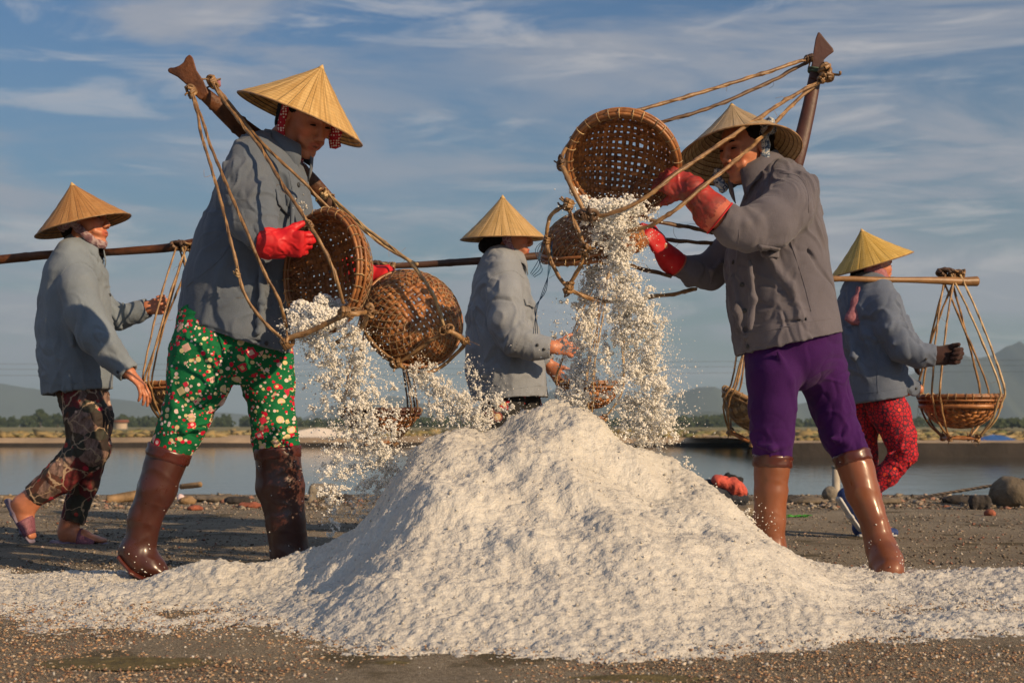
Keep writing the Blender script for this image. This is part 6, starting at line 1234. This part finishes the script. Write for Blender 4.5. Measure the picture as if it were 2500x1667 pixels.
strew('shell_gravel', 'broken orange and white shell gravel in the foreground', 'gravel', 46000, (-1.7, 1.7), (2.35, 3.9), .0013, .0052, shl, (1, 1, .5), pw=1.3)
strew('shell_gravel', 'fine grey sand grains in the foreground between the shells', 'gravel', 16000, (-1.8, 1.8), (2.3, 4.2), .0010, .0032, rub, (1, 1, .6))
# moss patches low in the foreground
mo = simple('dry_algae', (.11, .085, .03), .95, .5, 30, 120, .006)
for px_, py_, w, d_, l in ((300, 1615, .20, .10, 'large brown dry algae patch in the left foreground'), (960, 1620, .07, .05, 'small brown dry algae patch in the centre foreground'), (1550, 1655, .16, .05, 'brown dry algae patch at the bottom edge right of centre')):
    D = H * F / (py_ - HY); softmound('algae_patch', (px_ - 1250) * D / F, D, .0, w, .006, d_, mo, l, 'algae patch', px_ * .01)
# bundle of clothes behind the heap
D = 8.0; bx = lambda a, b_, d=0.: P(a, b_, D + d)
rt = root('cloth_bundle', tuple(bx(1785, 1220)[:2]) + (0,), 'heap of red and dark clothes left on the quay behind the salt slope', 'bundle of clothes')
S_ = SDF(.007); S_.seg(bx(1740, 1208), bx(1800, 1212), .075, .09, .06, .08, .03); S_.seg(bx(1730, 1190), bx(1770, 1205), .05, .06, .05, .07, .03); finish('dark_cloth', S_, simple('navy_cloth', (.03, .035, .05), .9, .5, 14, 50, .01), rt, .008, (14, 14, 14), 3)
S_ = SDF(.007); S_.seg(bx(1750, 1172, -.04), bx(1800, 1190, -.05), .035, .05, .04, .05, .03); S_.seg(bx(1790, 1190, -.05), bx(1812, 1200, -.04), .042, .05, .03, .04, .03); finish('red_cloth', S_, simple('red_cloth', (.55, .09, .06), .8, .3, 14, 50, .01), rt, .008, (8, 8, 8), 9)
S_ = SDF(.007); S_.seg(bx(1780, 1166), bx(1806, 1172), .024, .03, .02, .03, .02); finish('black_glove', S_, M['black'], rt, .01, (30, 30, 30), 5)
S_ = SDF(.007); S_.seg(bx(1812, 1196, .02), bx(1818, 1215, .02), .022, .04, .02, .04, .02); finish('pale_bag', S_, simple('pale_cloth', (.4, .36, .28), .9, .3), rt, .008, (20, 20, 20), 5)
rock('mud_pile', 1800, 1225, 7.6, .36, .07, .2, st2, 'low grey-brown mud pile in front of the bundle of clothes', 'mud pile', seed=21)
# green scrap, post and rope
mb = MB(); rs = np.random.default_rng(5)
for i in range(14): a = P(1920 + 60 * rs.random(), 1262, 7.5); a[2] = .006; d = np.array([rs.normal() * .05, rs.normal() * .02, .012 * rs.random()]); tube(mb, [a, a + d * .5 + (0, 0, .006), a + d], [.002, .004, .001], 4, .4)
tag(mb.build('green_leaves', simple('fresh_green', (.05, .30, .03), .6), None), 'bright green scrap of leaves on the ground between the tan boots', 'leaves')
rt = root('mooring_post', (P(2041, 1200, 11.0)[0], 11.0, -.6), 'pale concrete post in the water behind the tan boot', 'post'); mb = MB(); c = P(2041, 1200, 11.0)
tube(mb, [(c[0], 11, -.7), (c[0], 11, -.1), (c[0], 11, .16)], [.034, .032, .03], 8); mb.build('post_shaft', simple('concrete_pale', (.42, .37, .30), .9), rt); mb = MB(); tube(mb, [(c[0], 11, .16), (c[0], 11, .175), (c[0], 11, .18)], [.036, .036, .02], 8); mb.build('post_cap', simple('concrete_cap', (.30, .27, .22), .9), rt)
rp = smoothline([P(2240, 1216, 9.0), P(2300, 1205, 8.9), P(2380, 1192, 8.8), P(2450, 1180, 8.7), P(2500, 1170, 8.6), P(2620, 1150, 8.4)], 10); mb = MB(); t_ = np.arange(len(rp))
for k in range(3): a = t_ * 1.1 + k * 2.09; tube(mb, rp + np.stack([0 * a, np.cos(a) * .006, np.sin(a) * .006], 1), .0055, 5)
tag(mb.build('mooring_rope', simple('rope', (.36, .26, .17), .9, .3, 90, 200, .002), None), 'slack brown rope running up to the boulder at the right', 'rope')
# rough grass on the far bank
gr_ = island('bank_grass', [(0, (.20, .15, .06)), (.4, (.34, .25, .11)), (.7, (.14, .15, .05)), (1, (.42, .32, .18))], .95)
def tufts(n, xr, yr_, z, s0, s1): x = rng.uniform(*xr, n); y = yr_[0] + (yr_[1] - yr_[0]) * rng.random(n) ** 1.6; k = pn(np.stack([x * .12, y * .08, x * 0], 1)) > -.25; s_ = s0 + (s1 - s0) * rng.random(n) ** 2; return tag(lumps('bank_grass', np.stack([x, y, z + s_ * .2], 1)[k], s_[k], gr_, 'oct', .4, (1.6, 1, .55)), 'dry grass and low scrub growing on the far bank', 'grass', kind='stuff')
tufts(7000, (-32, 34), (69.5, 118), -.08, .06, .34); tufts(1800, (9, 26), (45, 66), .0, .04, .18)
# overhead wires far away
wm = simple('wire', (.05, .05, .05), .6)
for k, yy in enumerate((884, 897, 912)):
    D = 260; xs = np.linspace(-1500, 4000, 60); mb = MB(); pts = np.array([P(a, yy + 5 * math.cos((a - 400) / 700), D) for a in xs]); tube(mb, pts, .022, 4, caps=False); tag(mb.build('power_line', wm, None), ('highest', 'middle', 'lowest')[k] + ' of the three faint power lines crossing above the horizon', 'power line', 'power lines')
# haze
hz = bpy.data.materials.new('haze'); hz.use_nodes = True; t = hz.node_tree; t.nodes.clear(); pv = t.nodes.new('ShaderNodeVolumePrincipled'); pv.inputs['Color'].default_value = (.58, .78, .95, 1); pv.inputs['Density'].default_value = .00030; pv.inputs['Anisotropy'].default_value = 0.1
ou = t.nodes.new('ShaderNodeOutputMaterial'); t.links.new(pv.outputs[0], ou.inputs['Volume'])
HAZE = True
if HAZE:
    x0, x1, y0, y1, z0, z1 = -9500, 9500, -300, 9500, -2.3, 175
    V = [(a, b_, c_) for c_ in (z0, z1) for b_ in (y0, y1) for a in (x0, x1)]; mk('haze', V, [(0, 2, 3, 1), (4, 5, 7, 6), (0, 1, 5, 4), (1, 3, 7, 5), (3, 2, 6, 7), (2, 0, 4, 6)], hz, smooth=False, kind='stuff')
